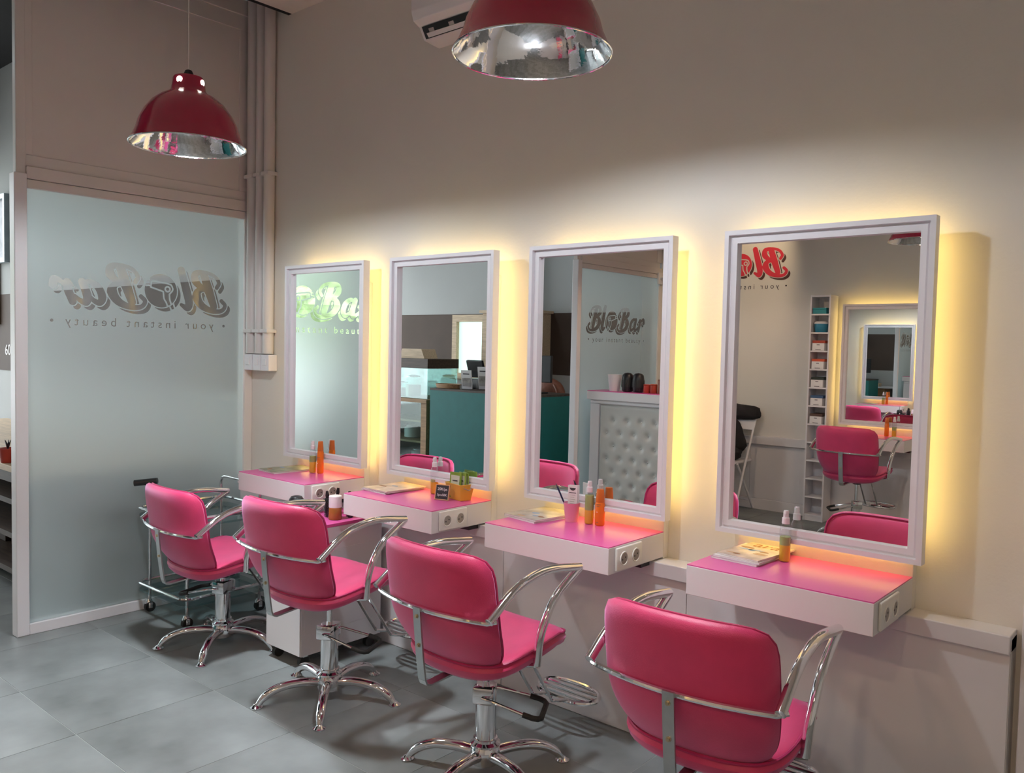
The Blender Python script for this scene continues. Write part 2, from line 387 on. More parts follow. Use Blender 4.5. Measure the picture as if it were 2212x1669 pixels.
struct(part('ceiling', Box(-3.88, XR + 0.1, OY - 0.1, 2.78, CEIL, CEIL + 0.12), 'ceiling'), 'beige lowered ceiling above the salon', 'ceiling')
struct(part('ceiling_void', Box(XC - 0.1, -3.88, OY - 0.1, 2.85, 3.7, 3.8), 'void'), 'black open ceiling above the partition', 'ceiling')
struct(part('ceiling_fascia', Box(-3.91, -3.88, OY - 0.1, 2.8, CEIL + 0.0, 3.7), 'void'), 'dark upstand behind the edge of the lowered ceiling', 'ceiling')
# cafe shell
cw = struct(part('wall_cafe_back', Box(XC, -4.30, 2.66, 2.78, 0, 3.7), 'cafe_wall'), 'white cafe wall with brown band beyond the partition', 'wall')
part('painted_band', Box(XC + 0.01, -4.301, 2.657, 2.66, 1.105, 1.763), 'brown_band', cw)
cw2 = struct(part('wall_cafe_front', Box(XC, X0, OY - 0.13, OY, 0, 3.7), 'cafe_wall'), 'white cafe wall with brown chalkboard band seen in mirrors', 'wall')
part('painted_band', Box(XC + 0.01, X0 - 0.05, OY, OY + 0.003, 1.11, 1.77), 'brown_band', cw2)
# glazed shop front of the cafe
wf = struct(link('window_1', None, None, (XC, 0.33, 0)), 'glazed street front of the cafe', 'window')
part('window_frame', MB().box(-0.05, 0.05, -2.31, 2.32, 0, 0.25).box(-0.05, 0.05, -2.31, 2.32, 2.85, 3.7), 'partition_white', wf)
for yy in np.linspace(-2.28, 2.28, 5): part('mullion', Box(-0.04, 0.04, yy - 0.03, yy + 0.03, 0.25, 2.85), 'partition_white', wf)
for k in range(4): part('pane', Box(-0.004, 0.004, -2.25 + k * 1.14, -2.25 + k * 1.14 + 1.08, 0.25, 2.85), 'clear', wf)
struct(part('pavement', Box(-16, XC - 0.1, -8, 8, -0.2, -0.1), 'pavement'), 'pale pavement outside the cafe window', 'pavement')
for k, (x, y, r, lb) in enumerate([(-11.0, -3.2, 0.9, 'rounded green street tree outside the window, nearer the logo wall side'), (-12.4, -0.9, 0.8, 'smaller green street tree outside the middle of the window')]):
    t = thing('street_tree', lb, 'tree', (x, y, -0.1))
    part('trunk', MB().tube([(0, 0, 0), (0.03, 0, 0.9), (0, 0.03, 1.5)], [0.09, 0.07, 0.05]), 'bark', t, smooth=True)
    bm = bmesh.new(); bmesh.ops.create_icosphere(bm, subdivisions=4, radius=r)
    for v in bm.verts:
        n = v.co.normalized(); v.co = v.co * (1 + 0.13 * math.sin(7 * n.x + 3 * n.y + k) + 0.1 * math.sin(11 * n.z + 5 * n.x) + random.uniform(-.05, .05)) + Vector((0, 0, 2.2))
    me = bpy.data.meshes.new('crown'); bm.to_mesh(me); bm.free(); me.materials.append(MATS['foliage']); link('crown', me, t)

# frosted partitions: name, y range near wall -> opening end
def partition(name, ya, yb, logo_y0, label, ext):
    # ya = end at the room wall, yb = free end with the post; built in world coordinates
    w_ = struct(link(name, None), label, 'partition')
    lo, hi = min(ya, yb), max(ya, yb); pw = 0.055
    ps = (lo, lo + pw) if yb < ya else (hi - pw, hi)       # free post
    we = (hi - 0.05, hi) if yb < ya else (lo, lo + 0.05)   # wall-side stile
    xa, xb = X0 - 0.05, X0 + 0.012
    part('post', Box(xa, xb, ps[0], ps[1], 0, 2.15), 'frame_white', w_, 0.004)
    part('post', Box(xa + 0.01, xb - 0.012, ps[0] + 0.012, ps[1], 2.15, 3.28), 'partition_white', w_, 0.004)
    part('stile', Box(xa, xb, we[0], we[1], 0, 2.126), 'partition_white', w_, 0.004)
    a, b = (ps[1], we[0]) if yb < ya else (we[1], ps[0])
    part('transom', Box(xa + 0.002, xb - 0.003, a, b, 2.085, 2.125), 'partition_white', w_, 0.003)
    part('transom', Box(xa + 0.006, xb - 0.004, a - (0.0 if yb < ya else 0.05), b + (0.05 if yb < ya else 0.0), 2.1275, 2.185), 'partition_white', w_, 0.003)
    part('sill', Box(xa + 0.001, xb - 0.001, a, b, 0, 0.052), 'frame_white', w_, 0.003)
    part('upper_panel', Box(X0 - 0.03, X0 - 0.008, lo + 0.02, hi, 2.185, 3.24), 'partition_white', w_)
    part('panel_rail', Box(X0 - 0.03, X0 - 0.003, lo + 0.03, hi, 2.185, 2.238), 'partition_white', w_, 0.002)
    part('panel_rail', Box(X0 - 0.03, X0 - 0.003, lo + 0.03, hi, 3.12, 3.20), 'partition_white', w_, 0.002)
    part('panel_rail', Box(X0 - 0.03, X0 + 0.006, lo + 0.02, hi, 3.20, 3.285), 'partition_white', w_, 0.003)
    part('panel_stile', Box(X0 - 0.03, X0 - 0.003, ps[0] + 0.02, ps[1] + 0.03 if yb < ya else ps[1], 2.238, 3.12), 'partition_white', w_, 0.002)
    part('panel_stile', Box(X0 - 0.03, X0 - 0.002, we[0] - (0.03 if yb < ya else 0), we[1] + (0 if yb < ya else 0.03), 2.238, 3.12), 'partition_white', w_, 0.002)
    part('glass_pane', Box(X0 - 0.012, X0 - 0.004, a, b, 0.052, 2.085), 'clear', w_)
    # film with the lettering cut out; reads correctly from the cafe side (u runs along -y)
    sc = 0.197; zb = 1.572
    loops = [[(-(b - 0.001), 0.053), (-(a + 0.001), 0.053), (-(a + 0.001), 2.084), (-(b - 0.001), 2.084)]]
    for lp in LOGO + LOGO_SH: loops.append([(-logo_y0 + sc * (p[0] + 0.2), zb + sc * p[1]) for p in lp])
    ts = 0.905 / (TX1 - TX0)
    for lp in TAG: loops.append([(-logo_y0 + 0.03 + ts * (p[0] - TX0), 1.462 + ts * p[1]) for p in lp])
    link('frosted_film', fill_loops(loops, 'frosted', lambda u, v: (X0 - 0.002, -u, v), 'frosted_film'), w_)
    return w_
partition('wall_left', 2.655, 1.43, 2.52, 'frosted glass partition with reversed logo lettering at left', 0)
partition('wall_left_far', OY, -0.62, -0.77, 'second frosted glass partition behind the tufted counter', 0)

# vertical trunking pipes with switch boxes, between partition and first mirror
for k, (xa, xb, lb) in enumerate([(-4.232, -4.163, 'widest cream conduit nearest the frosted partition'), (-4.142, -4.084, 'middle cream conduit of the three beside the partition'), (-4.066, -4.006, 'cream conduit of the three nearest the first mirror')]):
    t = thing('wall_conduit', lb, 'conduit', ((xa + xb) / 2, WY - 0.03, 1.335), 0, 'conduits beside the partition')
    h = (xb - xa) / 2
    part('pipe', MB().tube([(0, 0, 0), (0, 0, 2.35)], h, 16, sx=0.03 / h, up=(1, 0, 0)), 'partition_white', t, smooth=True)
    for z in (0.115, 0.97): part('clip', Box(-h - 0.006, h + 0.006, -0.033, 0.03, z, z + 0.02), 'partition_white', t, 0.003)
for k, xa in enumerate((-4.195, -4.112, -4.030)):
    t = thing('switch_box', ['switch box nearest the partition under the conduits', 'middle switch box under the conduits', 'switch box nearest the first mirror, lit yellow on its side'][k], 'switch', (xa, WY, 1.241), 0, 'switch boxes under conduits')
    part('body', Box(-0.038, 0.038, -0.055, 0, 0, 0.09), 'frame_white', t, 0.004)
    part('switch_rocker', Box(-0.016, 0.016, -0.059, -0.054, 0.03, 0.07), 'frame_white', t, 0.002)
# air conditioner high on the wall
t = thing('air_conditioner', 'white split air conditioner high on the wall behind the red lamp', 'air conditioner', (-2.755, WY, 2.72))
prof = [(0, 0), (-0.093, 0.008), (-0.122, 0.055), (-0.160, 0.073), (-0.172, 0.11), (-0.175, 0.27), (-0.155, 0.29), (0, 0.29)]
part('housing', MB().prism([(p[0], p[1]) for p in prof], 0.86, 'x'), 'frame_white', t, 0.004)
part('outlet', MB().obox((0.43, -0.1105, 0.033), (0.82, 0.052, 0.006), rx=-1.02), 'black', t)
part('louvre', MB().obox((0.43, -0.1085, 0.0195), (0.78, 0.020, 0.004), rx=-0.80), 'panel_white', t, 0.001)
for k in range(7): part('vane', MB().obox((0.07 + k * 0.12, -0.1145, 0.036), (0.03, 0.016, 0.004), rx=-1.02), 'mag_grey', t)

# ------------------------------------------------------------------ mirror stations
def frame_mesh(x0, x1, z0, z1, prof):
    mb = MB(); rings = []
    for wd, y in prof: rings.append([(x0 + wd, y, z0 + wd), (x1 - wd, y, z0 + wd), (x1 - wd, y, z1 - wd), (x0 + wd, y, z1 - wd)])
    for k in range(len(rings) - 1):
        for j in range(4):
            a, b = rings[k], rings[k + 1]; mb.add([a[j], a[(j + 1) % 4], b[(j + 1) % 4], b[j]], [(0, 1, 2, 3)])
    return mb
def mirror_station(loc, rz, label, dx=0.0, group='backlit wall mirrors'):
    t = thing('wall_mirror', label, 'mirror', loc, rz, group)
    z0, z1, hw = 0.8086, 1.7939, 0.318
    part('frame', frame_mesh(-hw, hw, z0, z1, [(0.02, -0.079), (0, -0.079), (0, -0.116), (0.015, -0.116), (0.017, -0.102), (0.02, -0.102), (0.024, -0.1065), (0.041, -0.1065), (0.0425, -0.090)]), 'frame_white', t)
    part('mirror_glass', Box(-hw + 0.035, hw - 0.035, -0.090, -0.083, z0 + 0.035, z1 - 0.035), 'mirror', t)
    part('mirror_back', Box(-hw + 0.01, hw - 0.01, -0.082, -0.076, z0 + 0.01, z1 - 0.01), 'panel_white', t)
    part('backing_board', Box(dx - 0.275, dx + 0.275, -0.035, 0.0, 0.6555, 1.70), 'wall', t, 0.0015)
    part('mounting_block', Box(dx - 0.20, dx + 0.20, -0.0755, -0.0355, 0.95, 1.6), 'wall', t)
    for s in (-1, 1):
        part('led_strip', Box(s * 0.290 - 0.006, s * 0.290 + 0.006, -0.0755, -0.071, z0 + 0.05, z1 - 0.035), 'led', t)
    part('led_strip', Box(-0.275, 0.275, -0.0755, -0.071, z1 - 0.034, z1 - 0.022), 'led', t)
    part('led_strip', Box(-0.265, 0.265, -0.043, -0.0355, z0 + 0.012, z0 + 0.022), 'led', t)
    return t
def desk(loc, rz, label, group='wall-hung vanity desks'):
    t = thing('vanity_desk', label, 'desk', loc, rz, group)
    hw = 0.275; f, bk = -0.3834, -0.0355
    part('body', Box(-hw, hw, f, bk, 0.662, 0.7505), 'panel_white', t, 0.0015)
    part('desk_top', Box(-hw + 0.001, hw - 0.001, f + 0.001, bk, 0.7506, 0.754), 'pink_top', t)
    part('bracket', Box(-hw + 0.02, hw - 0.02, bk - 0.115, bk - 0.058, 0.64, 0.6617), 'black', t)  # no real bracket: black strip stands in for the shaded gap at the rail
    y = f + 0.115
    pl = part('socket_plate', Box(hw, hw + 0.009, y - 0.078, y + 0.078, 0.668, 0.746), 'socket_white', t, 0.004, True, seg=3)
    for s in (-1, 1):
        so = part('socket', MB().lathe([(0.0235, 0), (0.0235, 0.0035), (0.0205, 0.0035), (0.0195, 0.0012)], 20, cap0=False, cap1=False), 'socket_white', pl, smooth=True)
        so.location = (hw + 0.0088, y + s * 0.037, 0.707); so.rotation_euler = (0, PI / 2, 0)
        dd = part('socket_well', MB().lathe([(0.0195, 0), (0.0195, 0.0012)], 20), 'socket_dark', pl)
        dd.location = (hw + 0.0088, y + s * 0.037, 0.707); dd.rotation_euler = (0, PI / 2, 0)
        for q in (-1, 1):
            hh = part('pin_hole', MB().lathe([(0.003, 0), (0.003, 0.0006)], 8), 'black', pl); hh.location = (hw + 0.0101, y + s * 0.037 + q * 0.0085, 0.707 + q * 0.003); hh.rotation_euler = (0, PI / 2, 0)
    return t
MX = [-3.7552 + .318, -2.9348 + .318, -2.1107 + .318, -1.2836 + .318]
DX = [-3.743 + .275, -2.9067 + .275, -2.0741 + .275, -1.2388 + .275]
ML = ['backlit white-framed mirror nearest the frosted partition, showing pale glass', 'backlit white-framed mirror showing the teal counter', 'backlit white-framed mirror showing the tufted counter', 'largest backlit white-framed mirror at right, showing the red logo']
DL = ['pink-topped vanity desk nearest the frosted partition', 'pink-topped vanity desk holding the yellow tin and price sign', 'pink-topped vanity desk holding the pink cup and menu', 'nearest pink-topped vanity desk with stack of magazines']
for k in range(4):
    mirror_station((MX[k], WY, 0), 0, ML[k], DX[k] - MX[k]); desk((DX[k], WY, 0), 0, DL[k])
OX = -2.149
mirror_station((OX, OY, 0.012), PI, 'backlit mirror on the logo wall, seen reflected beside the shelf'); desk((OX, OY, 0), PI, 'pink-topped vanity desk on the logo wall, seen reflected')

# ------------------------------------------------------------------ salon chairs
def cushion(outline, surf, thick, rings=10, n=56, edge=9.0):
    """outline(a)->(u,v) unit; surf(u,v,h)->xyz with h the signed thickness"""
    mb = MB(); vs = []; fs = []
    def layer(sgn):
        idx = []
        for r in range(rings + 1):
            m = r / rings; m = 1 - (1 - m) ** 1.6
            h = sgn * thick * 0.5 * max(0.0, 1 - m ** edge) ** 0.5
            if r == 0: vs.append(surf(0, 0, h)); idx.append([len(vs) - 1] * n); continue
            if r == rings and sgn < 0: idx.append(rim); continue
            row = []
            for j in range(n):
                u, v = outline(2 * PI * j / n); vs.append(surf(u * m, v * m, h)); row.append(len(vs) - 1)
            idx.append(row)
        return idx
    top = layer(1); rim = top[-1]; bot = layer(-1)
    for L, flip in ((top, 0), (bot, 1)):
        for r in range(rings):
            for j in range(n):
                j2 = (j + 1) % n
                f = (L[r][j], L[r + 1][j], L[r + 1][j2]) if r == 0 else (L[r][j], L[r + 1][j], L[r + 1][j2], L[r][j2])
                fs.append(f[::-1] if flip else f)
    return mb.add(vs, fs)
def superell(nn_top, nn_bot):
    def o(a):
        c, s_ = math.cos(a), math.sin(a); p = nn_top if s_ > 0 else nn_bot
        r = (abs(c) ** p + abs(s_) ** p) ** (-1 / p); return r * c, r * s_
    return o
BO = superell(7.5, 4.0)
def back_surf(u, v, h, zc=0.606, hz=0.196):
    z = zc + v * hz; hw = 0.229 * (1 - 0.13 * max(0, -v) ** 1.5)
    x = u * hw
    y = -0.262 + 0.026 * u * u + 0.034 * u ** 4 + (0.085 * v * v if v < 0 else 0.0) - 0.030 * v
    return (x, y + h, z)
SO = superell(4.0, 3.0)
def seat_surf(u, v, h):
    y = 0.002 + v * 0.218; x = u * 0.222 * (1 - 0.04 * v)
    z = 0.436 + 0.030 * v - 0.030 * max(0, v - 0.55) ** 2 / 0.2 + 0.022 * u * u * (1 if v < 0.6 else 0.6) + (0.018 * max(0, -v - 0.6) ** 2 / 0.16)
    return (x, y, z + h)
CH = {}
def chair_meshes():
    c = CH
    c['backrest'] = cushion(BO, back_surf, 0.056).mesh('backrest', 'leather', smooth=True)
    c['bpipe'] = MB().tube([Vector(back_surf(*[0.978 * q for q in BO(2 * PI * j / 64)], 0.0150)) for j in range(64)], 0.0042, 6, closed=True).mesh('piping', 'piping', smooth=True)
    c['seat'] = cushion(SO, seat_surf, 0.070).mesh('seat', 'leather', smooth=True)
    c['spipe'] = MB().tube([Vector(seat_surf(*[0.978 * q for q in SO(2 * PI * j / 64)], 0.0185)) for j in range(64)], 0.0042, 6, closed=True).mesh('piping', 'piping', smooth=True)
    bar = []
    for k in range(25):
        u = -1 + 2 * k / 24; bar.append((u * 0.240, -0.302 + 0.044 * u * u, 0.615))
    bar = [(-0.262, -0.243, 0.622)] + bar + [(0.262, -0.243, 0.622)]
    c['back_bar'] = MB().tube(bar, 0.0072, 8).mesh('back_bar', 'chrome', smooth=True)
    # flat steel strap: down the back, bend, forward below the seat
    sp = [(-0.311, 0.622), (-0.304, 0.55), (-0.294, 0.46), (-0.284, 0.395), (-0.277, 0.380), (-0.262, 0.374), (-0.17, 0.382), (-0.05, 0.392)]
    mb = MB(); hw = 0.0155
    for k in range(len(sp) - 1):
        (a, b), (c2, d) = sp[k], sp[k + 1]; t = Vector((c2 - a, d - b)).normalized(); nn = Vector((-t.y, t.x)) * 0.003
        vs = [(x, yy, zz) for x in (-hw, hw) for yy, zz in ((a - nn.x, b - nn.y), (a + nn.x, b + nn.y), (c2 + nn.x, d + nn.y), (c2 - nn.x, d - nn.y))]
        mb.add(vs, [(0, 1, 2, 3), (7, 6, 5, 4), (0, 4, 5, 1), (3, 2, 6, 7), (1, 5, 6, 2), (0, 3, 7, 4)])
    c['back_strap'] = mb.mesh('back_strap', 'steel')
    b = MB().lathe([(0.007, 0), (0.007, 0.002), (0.0045, 0.002), (0.0045, 0.006)], 8)
    b.v = [(x, -z, y) for x, y, z in b.v]; c['bolt'] = b.mesh('bolt', 'brass_bolt')
    for s, nm in ((1, 'armR'), (-1, 'armL')):
        up = spline([(s * 0.250, -0.262, 0.622), (s * 0.248, -0.167, 0.684), (s * 0.246, -0.077, 0.714), (s * 0.245, 0.020, 0.722), (s * 0.245, 0.165, 0.704)], 6)
        dn = spline([(s * 0.245, 0.163, 0.701), (s * 0.244, 0.053, 0.637), (s * 0.242, 0.004, 0.575), (s * 0.238, -0.020, 0.51), (s * 0.232, -0.023, 0.430)], 6)
        mb = MB().tube(up, 0.0132, 12).tube(dn, 0.0132, 12)
        mb.tube([(s * 0.240, -0.022, 0.430), (s * 0.11, -0.022, 0.402)], 0.0075, 8)
        c[nm] = mb.mesh('armrest', 'chrome', smooth=True)
    c['mechanism'] = MB().box(-0.080, 0.080, -0.085, 0.085, 0.384, 0.398).box(-0.12, 0.12, -0.04, -0.01, 0.388, 0.404).lathe([(0.028, 0.355), (0.042, 0.386)], 16).mesh('seat_mechanism', 'black')
    c['rod'] = MB().lathe([(0.012, 0.12), (0.012, 0.375)], 16).mesh('lift_rod', 'chrome', smooth=True)
    c['column'] = MB().lathe([(0.0345, 0.08), (0.0345, 0.298), (0.032, 0.301), (0.0, 0.301)], 28, cap0=False, cap1=False).mesh('column', 'chrome', smooth=True)
    c['collar'] = MB().lathe([(0.037, 0.098), (0.050, 0.100), (0.050, 0.106), (0.040, 0.113), (0.040, 0.122), (0.0345, 0.124)], 28).mesh('column_collar', 'chrome', smooth=True)
    c['cap'] = MB().box(-0.038, 0.028, -0.043, 0.043, 0.242, 0.299).mesh('pump_housing', 'chrome', 0.006, True)
    c['hub'] = MB().lathe([(0.038, 0.036), (0.047, 0.040), (0.051, 0.066), (0.049, 0.086), (0.044, 0.097)], 28).mesh('base_hub', 'chrome', smooth=True)
    lg = spline([(0.038, 0, 0.070), (0.095, 0, 0.077), (0.16, 0, 0.075), (0.210, 0, 0.062), (0.248, 0, 0.040), (0.272, 0, 0.012)], 5)
    c['leg'] = MB().tube(lg, list(np.interp(np.linspace(0, 1, len(lg)), [0, .5, .8, 1], [.018, .0165, .0155, .011])), 12, sx=1.15).mesh('leg', 'chrome', smooth=True)
    c['pad'] = MB().lathe([(0.022, 0.0), (0.024, 0.006), (0.015, 0.011), (0.008, 0.018)], 18, (0.277, 0, 0)).mesh('foot_pad', 'chrome', smooth=True)
    lv = [(-0.005, -0.046, 0.268), (0.03, -0.058, 0.266), (0.13, -0.074, 0.243), (0.170, -0.076, 0.233), (0.192, -0.058, 0.228), (0.192, 0.058, 0.228), (0.170, 0.076, 0.233), (0.13, 0.074, 0.243), (0.03, 0.058, 0.266), (-0.005, 0.046, 0.268)]
    c['lever'] = MB().tube(lv, 0.0050, 8).mesh('pump_lever', 'chrome', smooth=True)
    gp = [(0.135, -0.0745, 0.2415), (0.168, -0.0755, 0.2335), (0.183, -0.070, 0.230), (0.192, -0.056, 0.228), (0.192, 0.056, 0.228), (0.183, 0.070, 0.230), (0.168, 0.0755, 0.2335), (0.135, 0.0745, 0.2415)]
    c['grip'] = MB().tube(gp, 0.0090, 10).mesh('lever_grip', 'rubber', smooth=True)
    fr = MB()
    for s in (-1, 1): fr.tube(spline([(s * 0.045, 0.08, 0.398), (s * 0.045, 0.125, 0.396), (s * 0.045, 0.150, 0.372), (s * 0.045, 0.275, 0.190), (s * 0.045, 0.300, 0.165), (s * 0.045, 0.385, 0.142)], 4), 0.0062, 8)
    ring = [(0.130 * math.copysign(abs(math.cos(a)) ** 0.75, math.cos(a)), 0.440 + 0.062 * math.sin(a), 0.145 + 0.008 * math.sin(a)) for a in np.linspace(0, 2 * PI, 40, endpoint=False)]
    fr.tube(ring, 0.0085, 8, closed=True)
    c['footrest'] = fr.mesh('footrest', 'chrome', smooth=True)
    fs = MB()
    for k, yy in enumerate((0.412, 0.440, 0.468)):
        hw2 = (0.108, 0.124, 0.108)[k]; fs.tube([(-hw2, yy, 0.143 + 0.004 * k), (hw2, yy, 0.143 + 0.004 * k)], 0.006, 8, sx=1.4)
    c['fslat'] = fs.mesh('footrest_bars', 'chrome', smooth=True)
chair_meshes()
def salon_chair(loc, rot, leg0, lever, lift, label, group='pink salon chairs'):
    t = thing('salon_chair', label, 'chair', (loc[0], loc[1], 0), math.radians(rot), group)
    rl = lambda a: math.radians(a - rot)
    up = (0, 0, lift)
    b = link('backrest', CH['backrest'], t, up); link('piping', CH['bpipe'], b)
    s_ = link('seat', CH['seat'], t, up); link('piping', CH['spipe'], s_)
    link('back_bar', CH['back_bar'], t, up); st = link('back_strap', CH['back_strap'], t, up)
    for y, z in ((-0.311, 0.594), (-0.302, 0.504)): link('bolt', CH['bolt'], st, (0, y, z))
    link('armrest', CH['armR'], t, up); link('armrest', CH['armL'], t, up)
    link('seat_mechanism', CH['mechanism'], t, up); link('lift_rod', CH['rod'], t, up)
    link('column', CH['column'], t); link('column_collar', CH['collar'], t); link('base_hub', CH['hub'], t)
    link('pump_housing', CH['cap'], t, (0, 0, 0), rl(lever))
    lv = link('pump_lever', CH['lever'], t, (0, 0, 0), rl(lever)); link('lever_grip', CH['grip'], lv)
    for k in range(5):
        lg = link('leg', CH['leg'], t, (0, 0, 0), rl(leg0 + 72 * k)); link('foot_pad', CH['pad'], lg)
    f = link('footrest', CH['footrest'], t, up); link('footrest_bars', CH['fslat'], f)
    return t
salon_chair((-3.499, 2.046), -1, -121, -160, -0.04, 'pink leather salon chair closest to the frosted partition, before the chrome trolley')
salon_chair((-2.660, 2.018), 3, -116, 25, 0.02, 'pink leather salon chair in front of the white cabinet')
salon_chair((-1.812, 2.008), -1, -156, 30, 0.0, 'pink-red leather salon chair at the desk with the pink cup')
salon_chair((-0.992, 2.030), 3, -140, 20, -0.02, 'nearest salon chair at lower right, seen red from behind')
salon_chair((-2.12, -1.33), 184, 30, 150, 0.07, 'salon chair facing the logo wall, seen reflected in the largest mirror')

# ------------------------------------------------------------------ pendant lamps
LP = [(0.199, 0.0), (0.200, 0.004), (0.190, 0.018), (0.180, 0.040), (0.177, 0.046), (0.168, 0.078), (0.150, 0.115), (0.125, 0.148), (0.095, 0.172), (0.068, 0.186), (0.060, 0.196), (0.057, 0.212), (0.054, 0.236), (0.050, 0.243), (0.0, 0.246)]
LIN = [(0.198, 0.001), (0.186, 0.018), (0.176, 0.040), (0.172, 0.046), (0.163, 0.078), (0.145, 0.113), (0.120, 0.144), (0.091, 0.167), (0.064, 0.181), (0.05, 0.20), (0.0, 0.205)]
lamp_sh = MB().lathe(LP, 48, cap0=False, cap1=False).mesh('lamp_shade', 'lamp_red', smooth=True)
lamp_in = MB().lathe(LIN, 48, cap0=False, cap1=False).mesh('reflector', 'lamp_silver', smooth=True)
lamp_rim = MB().tube([(0.199 * math.cos(a), 0.199 * math.sin(a), 0.001) for a in np.linspace(0, 2 * PI, 48, endpoint=False)], 0.0028, 6, closed=True).mesh('rim', 'lamp_silver', smooth=True)
lamp_bulb = MB().lathe([(0.012, 0.19), (0.03, 0.175), (0.036, 0.15), (0.028, 0.125), (0.0, 0.115)], 20, cap0=False, cap1=False).mesh('bulb', 'bulb', smooth=True)
lamp_cap = MB().lathe([(0.015, 0.243), (0.017, 0.256), (0.012, 0.268), (0.004, 0.272)], 16).mesh('cord_grip', 'black', smooth=True)
vent = MB().lathe([(0.0, 0), (0.011, 0), (0.011, 0.002), (0.0, 0.002)], 14, cap0=False, cap1=False); vent.v = [(z + 0.0545, x, y) for x, y, z in vent.v]
lamp_vent = vent.mesh('vent_glow_disc', 'vent_glow')  # glowing discs stand in for bulb light showing through the vents
LS = 1.05
def pendant(x, y, z, label, va=0, en=24.0, col=(0.85, 0.92, 1.0), beam=80.0):
    t = thing('pendant_lamp', label, 'lamp', (x, y, z), 0, 'red pendant lamps')
    link('lamp_shade', lamp_sh, t); link('reflector', lamp_in, t); link('rim', lamp_rim, t); link('bulb', lamp_bulb, t); link('cord_grip', lamp_cap, t)
    for k in range(4): link('vent_glow_disc', lamp_vent, t, (0, 0, 0.222), va + k * PI / 2)
    hc = (CEIL - z) / LS; t.scale = (LS, LS, LS)
    part('cord', MB().tube([(0, 0, 0.27), (0, 0, hc - 0.03)], 0.0016, 6), 'partition_white', t)
    part('ceiling_rose', MB().lathe([(0.045, hc - 0.035), (0.05, hc - 0.0005)], 20), 'partition_white', t)
    light('pendant_bulb_light', 'POINT', (x, y, z + 0.045), en, col, 0.03)
    if beam: light('pendant_beam_light', 'SPOT', (x, y, z + 0.03), beam, col, 0.06, (x, y - 0.12, 0), 76, 0.9)
pendant(-3.038, 1.625, 2.133, 'dark red pendant lamp hanging in front of the partition', -1.07, 28.0, (0.86, 0.95, 1.0), 165.0)
pendant(-1.440, 1.726, 2.171, 'large red pendant lamp with chrome inside at top centre')
pendant(-1.50, -0.50, 2.11, 'red pendant lamp seen reflected at the top of the largest mirror', 0, 15.0, (1.0, 0.66, 0.42), 0)
pendant(-3.0, -0.50, 2.11, 'unseen red pendant lamp added over the far side of the room', 0, 15.0, (1.0, 0.66, 0.42), 0)  # out of view, added to light the chair backs
pendant(0.05, -0.60, 2.11, 'unseen red pendant lamp added behind the viewer', 0, 15.0, (1.0, 0.66, 0.42), 0)  # also unseen, here for its warm light on the chair backs
for i, (lx, ly, *_r) in enumerate(SPOTS):
    t = tag(part('downlight', MB().lathe([(0.05, 0), (0.062, 0), (0.062, 0.012), (0.05, 0.012)], 24, (0, 0, -0.012), cap0=False, cap1=False), 'frame_white', None, smooth=True, loc=(lx, ly, CEIL)), ['round white recessed ceiling downlight aimed at the red logo', 'round white recessed ceiling downlight behind the viewer'][i], 'downlight', 'ceiling downlights')

# ------------------------------------------------------------------ things on the desks
DZ = 0.754
def spray_bottle(x, y, z, label, yellow=0.05, green=0.028, h=0.118, empty=False, rz=0.0):
    t = thing('spray_bottle', label, 'bottle', (x, y, z + 0.0004), rz, 'clear spray bottles')
    r = 0.0175
    part('bottle_body', MB().lathe([(0.0, 0.001), (r * 0.85, 0.0), (r, 0.004), (r, h - 0.02), (r * 0.86, h - 0.008), (0.0095, h), (0.0085, h + 0.006)], 24, cap0=False, cap1=False), 'clear_plastic', t, smooth=True)
    ri = r - 0.0012
    if not empty:
        part('yellow_liquid', MB().lathe([(ri * 0.9, 0.002), (ri, 0.006), (ri, yellow)], 24), 'liquid_yellow', t, smooth=True)
        if green > 0: part('green_liquid', MB().lathe([(ri, yellow + 0.0003), (ri, yellow + green)], 24), 'liquid_green', t, smooth=True)
    part('spray_collar', MB().lathe([(0.0115, h), (0.0118, h + 0.002), (0.0112, h + 0.019), (0.0085, h + 0.021)], 18), 'white_plastic', t, smooth=True)
    part('spray_head', MB().lathe([(0.0085, h + 0.021), (0.0082, h + 0.036), (0.0074, h + 0.041), (0.003, h + 0.042)], 16).box(-0.003, 0.003, -0.0105, -0.006, h + 0.028, h + 0.034), 'white_plastic', t, smooth=True)
    return t
def orange_bottle(x, y, z, label, h=0.105, r=0.0165):
    t = thing('orange_bottle', label, 'bottle', (x, y, z + 0.0004), 0, 'orange product bottles')
    part('bottle_body', MB().lathe([(r * 0.85, 0), (r, 0.004), (r * 1.02, h * 0.5), (r, h * 0.93), (r * 0.86, h)], 24), 'orange_plastic', t, smooth=True)
    part('cap', MB().lathe([(r * 0.9, h), (r * 0.93, h + 0.003), (r * 0.76, h + 0.045), (r * 0.68, h + 0.048)], 24), 'orange_cap', t, smooth=True)
    for k, (zz, ln) in enumerate(((0.078, 0.016), (0.071, 0.012), (0.012, 0.009), (0.05, 0.005))):
        part('label_print', MB().add([(math.sin(a) * r * 1.025, -math.cos(a) * r * 1.025, zz + dz) for dz in (0, 0.0022) for a in np.linspace(-0.2, -0.2 + ln / r, 6)], [(i, i + 1, i + 7, i + 6) for i in range(5)]), 'print_brown' if k != 3 else 'paper', t)
    return t
spray_bottle(-3.462, 2.512, DZ, 'spray bottle with yellow and green liquid on the desk nearest the partition', 0.055, 0.030)
orange_bottle(-3.424, 2.530, DZ, 'orange bottle on the desk nearest the partition', 0.112, 0.016)
spray_bottle(-2.629, 2.548, DZ, 'spray bottle with yellow liquid beside the yellow tin', 0.052, 0.012)
